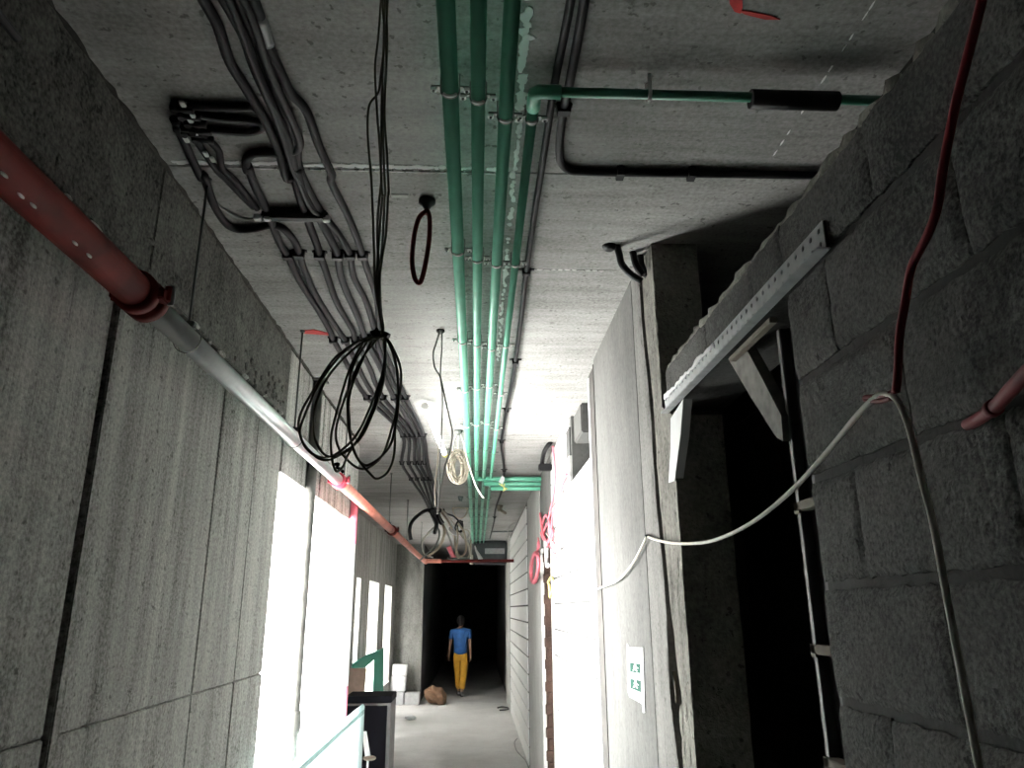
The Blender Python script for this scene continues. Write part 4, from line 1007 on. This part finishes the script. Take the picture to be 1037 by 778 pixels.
W = thing('person', (PXX, 17.6, 0), 'person in blue t-shirt and yellow trousers walking away down the corridor', 'person')
# local pose: faces +Y (away), right foot pushing off behind, left leg forward; hair and clothes are children
def leg(s, kn, an, toe):
    return {'hip%d' % s: (P_(s*.085, 0, .90), .085), 'kn%d' % s: (kn, .058), 'cf%d' % s: ((kn*.65+an*.35)+P_(0, -.015, 0), .056), 'an%d' % s: (an, .038), 'toe%d' % s: (toe, (.035, .028))}
legs = {}; legs.update(leg(1, P_(.080, .02, .49), P_(.035, -.10, .10), P_(.045, .02, .035))); legs.update(leg(-1, P_(-.055, .13, .50), P_(-.035, .16, .09), P_(-.045, .30, .04)))
nodes = {'pel': (P_(0, 0, .95), (.125, .095)), 'wst': (P_(0, .005, 1.08), (.115, .085)), 'che': (P_(0, .01, 1.27), (.14, .10)), 'shl': (P_(0, .0, 1.39), (.11, .075)), 'nck': (P_(0, .01, 1.455), .052),
         'jaw': (P_(.0, .045, 1.515), (.062, .07)), 'hd': (P_(0, .03, 1.585), (.072, .088)), 'crn': (P_(0, .02, 1.645), (.055, .07)), 'nose': (P_(0, .135, 1.555), .012),
         'earR': (P_(.082, .02, 1.56), .012), 'earL': (P_(-.082, .02, 1.56), .012)}
edges = [('pel', 'wst'), ('wst', 'che'), ('che', 'shl'), ('shl', 'nck'), ('nck', 'jaw'), ('jaw', 'hd'), ('hd', 'crn'), ('hd', 'nose'), ('hd', 'earR'), ('hd', 'earL')]
nodes.update(legs)
for s in (1, -1): edges += [('pel', 'hip%d' % s), ('hip%d' % s, 'kn%d' % s), ('kn%d' % s, 'cf%d' % s), ('cf%d' % s, 'an%d' % s), ('an%d' % s, 'toe%d' % s)]
arms = {1: (P_(.185, -.01, 1.37), P_(.215, -.05, 1.11), P_(.225, -.01, .87)), -1: (P_(-.185, -.01, 1.37), P_(-.230, -.03, 1.11), P_(-.255, .05, .88))}
for s, (sh, el, wr) in arms.items():
    d = (wr-el).normalized(); hb = wr+d*.05
    nodes.update({'sh%d' % s: (sh, .055), 'el%d' % s: (el, .040), 'wr%d' % s: (wr, (.027, .022)), 'pm%d' % s: (hb, (.020, .034))})
    edges += [('shl', 'sh%d' % s), ('sh%d' % s, 'el%d' % s), ('el%d' % s, 'wr%d' % s), ('wr%d' % s, 'pm%d' % s)]
    for k, (off, ln) in enumerate(((.030, .065), (.010, .078), (-.010, .072), (-.028, .055))):
        a = hb+P_(0, off, 0)+d*.035; m_ = a+d*ln*.5+P_(-s*.008, 0, 0); e_ = a+d*ln*.95+P_(-s*.026, 0, 0)
        for nm, q, r in (('fa', a, .0095), ('fm', m_, .0085), ('fe', e_, .007)): nodes['%s%d%d' % (nm, s, k)] = (q, r)
        edges += [('pm%d' % s, 'fa%d%d' % (s, k)), ('fa%d%d' % (s, k), 'fm%d%d' % (s, k)), ('fm%d%d' % (s, k), 'fe%d%d' % (s, k))]
    a = wr+d*.025+P_(-s*.004, .035, 0); e_ = wr+d*.075+P_(-s*.016, .055, 0)
    nodes['ta%d' % s] = (a, .011); nodes['te%d' % s] = (e_, .008); edges += [('wr%d' % s, 'ta%d' % s), ('ta%d' % s, 'te%d' % s)]
skinmesh('body', nodes, edges, 'skin', W)
sn = {k: (nodes[k][0], tuple(v*1.13 for v in (nodes[k][1] if isinstance(nodes[k][1], tuple) else (nodes[k][1],)*2))) for k in ('wst', 'che', 'shl')}
sn = {'che': (P_(0, .01, 1.25), (.168, .125)), 'wst': (P_(0, 0, 1.08), (.158, .125)), 'hem': (P_(0, 0, .95), (.165, .135)), 'hm2': (P_(0, 0, .86), (.168, .138)),
      'shl': (P_(0, .0, 1.385), (.135, .095)), 'col': (P_(0, .005, 1.45), (.072, .066))}
se = [('che', 'wst'), ('wst', 'hem'), ('hem', 'hm2'), ('che', 'shl'), ('shl', 'col')]
for s, (sh, el, wr) in arms.items():
    sn['sh%d' % s] = (sh, .074); sn['sl%d' % s] = (sh*.3+el*.7, .062); se += [('shl', 'sh%d' % s), ('sh%d' % s, 'sl%d' % s)]
skinmesh('shirt', sn, se, 'shirt', W)
tn = {'pel': (P_(0, 0, .93), (.140, .112)), 'wst': (P_(0, 0, 1.03), (.128, .100))}; te = [('pel', 'wst')]
for s in (1, -1):
    for k, r in (('hip', .100), ('kn', .082), ('cf', .078), ('an', .072)):
        q = nodes['%s%d' % (k, s)][0]+(P_(0, 0, -.08) if k == 'hip' else P_(0, 0, 0)); tn['%s%d' % (k, s)] = (q+(P_(0, 0, .05) if k == 'an' else P_(0, 0, 0)), r)
    te += [('pel', 'hip%d' % s), ('hip%d' % s, 'kn%d' % s), ('kn%d' % s, 'cf%d' % s), ('cf%d' % s, 'an%d' % s)]
skinmesh('trousers', tn, te, 'trousers', W)
b = MB()
b.ball((PXX, 17.6+.012, 1.605), (.097, .112, .118), 16); b.ball((PXX, 17.6-.03, 1.555), (.080, .075, .075), 14); hr = b.build('hair', 'hair', W)
for s in (1, -1):
    an, toe = nodes['an%d' % s][0], nodes['toe%d' % s][0]
    skinmesh('boot', {'a': (an+P_(0, 0, .03), .056), 'h': (Vector((an.x, an.y-.02, max(an.z-.05, .045))), (.045, .045)), 't': (toe, (.048, .036))}, [('a', 'h'), ('h', 't')], 'boot', W)
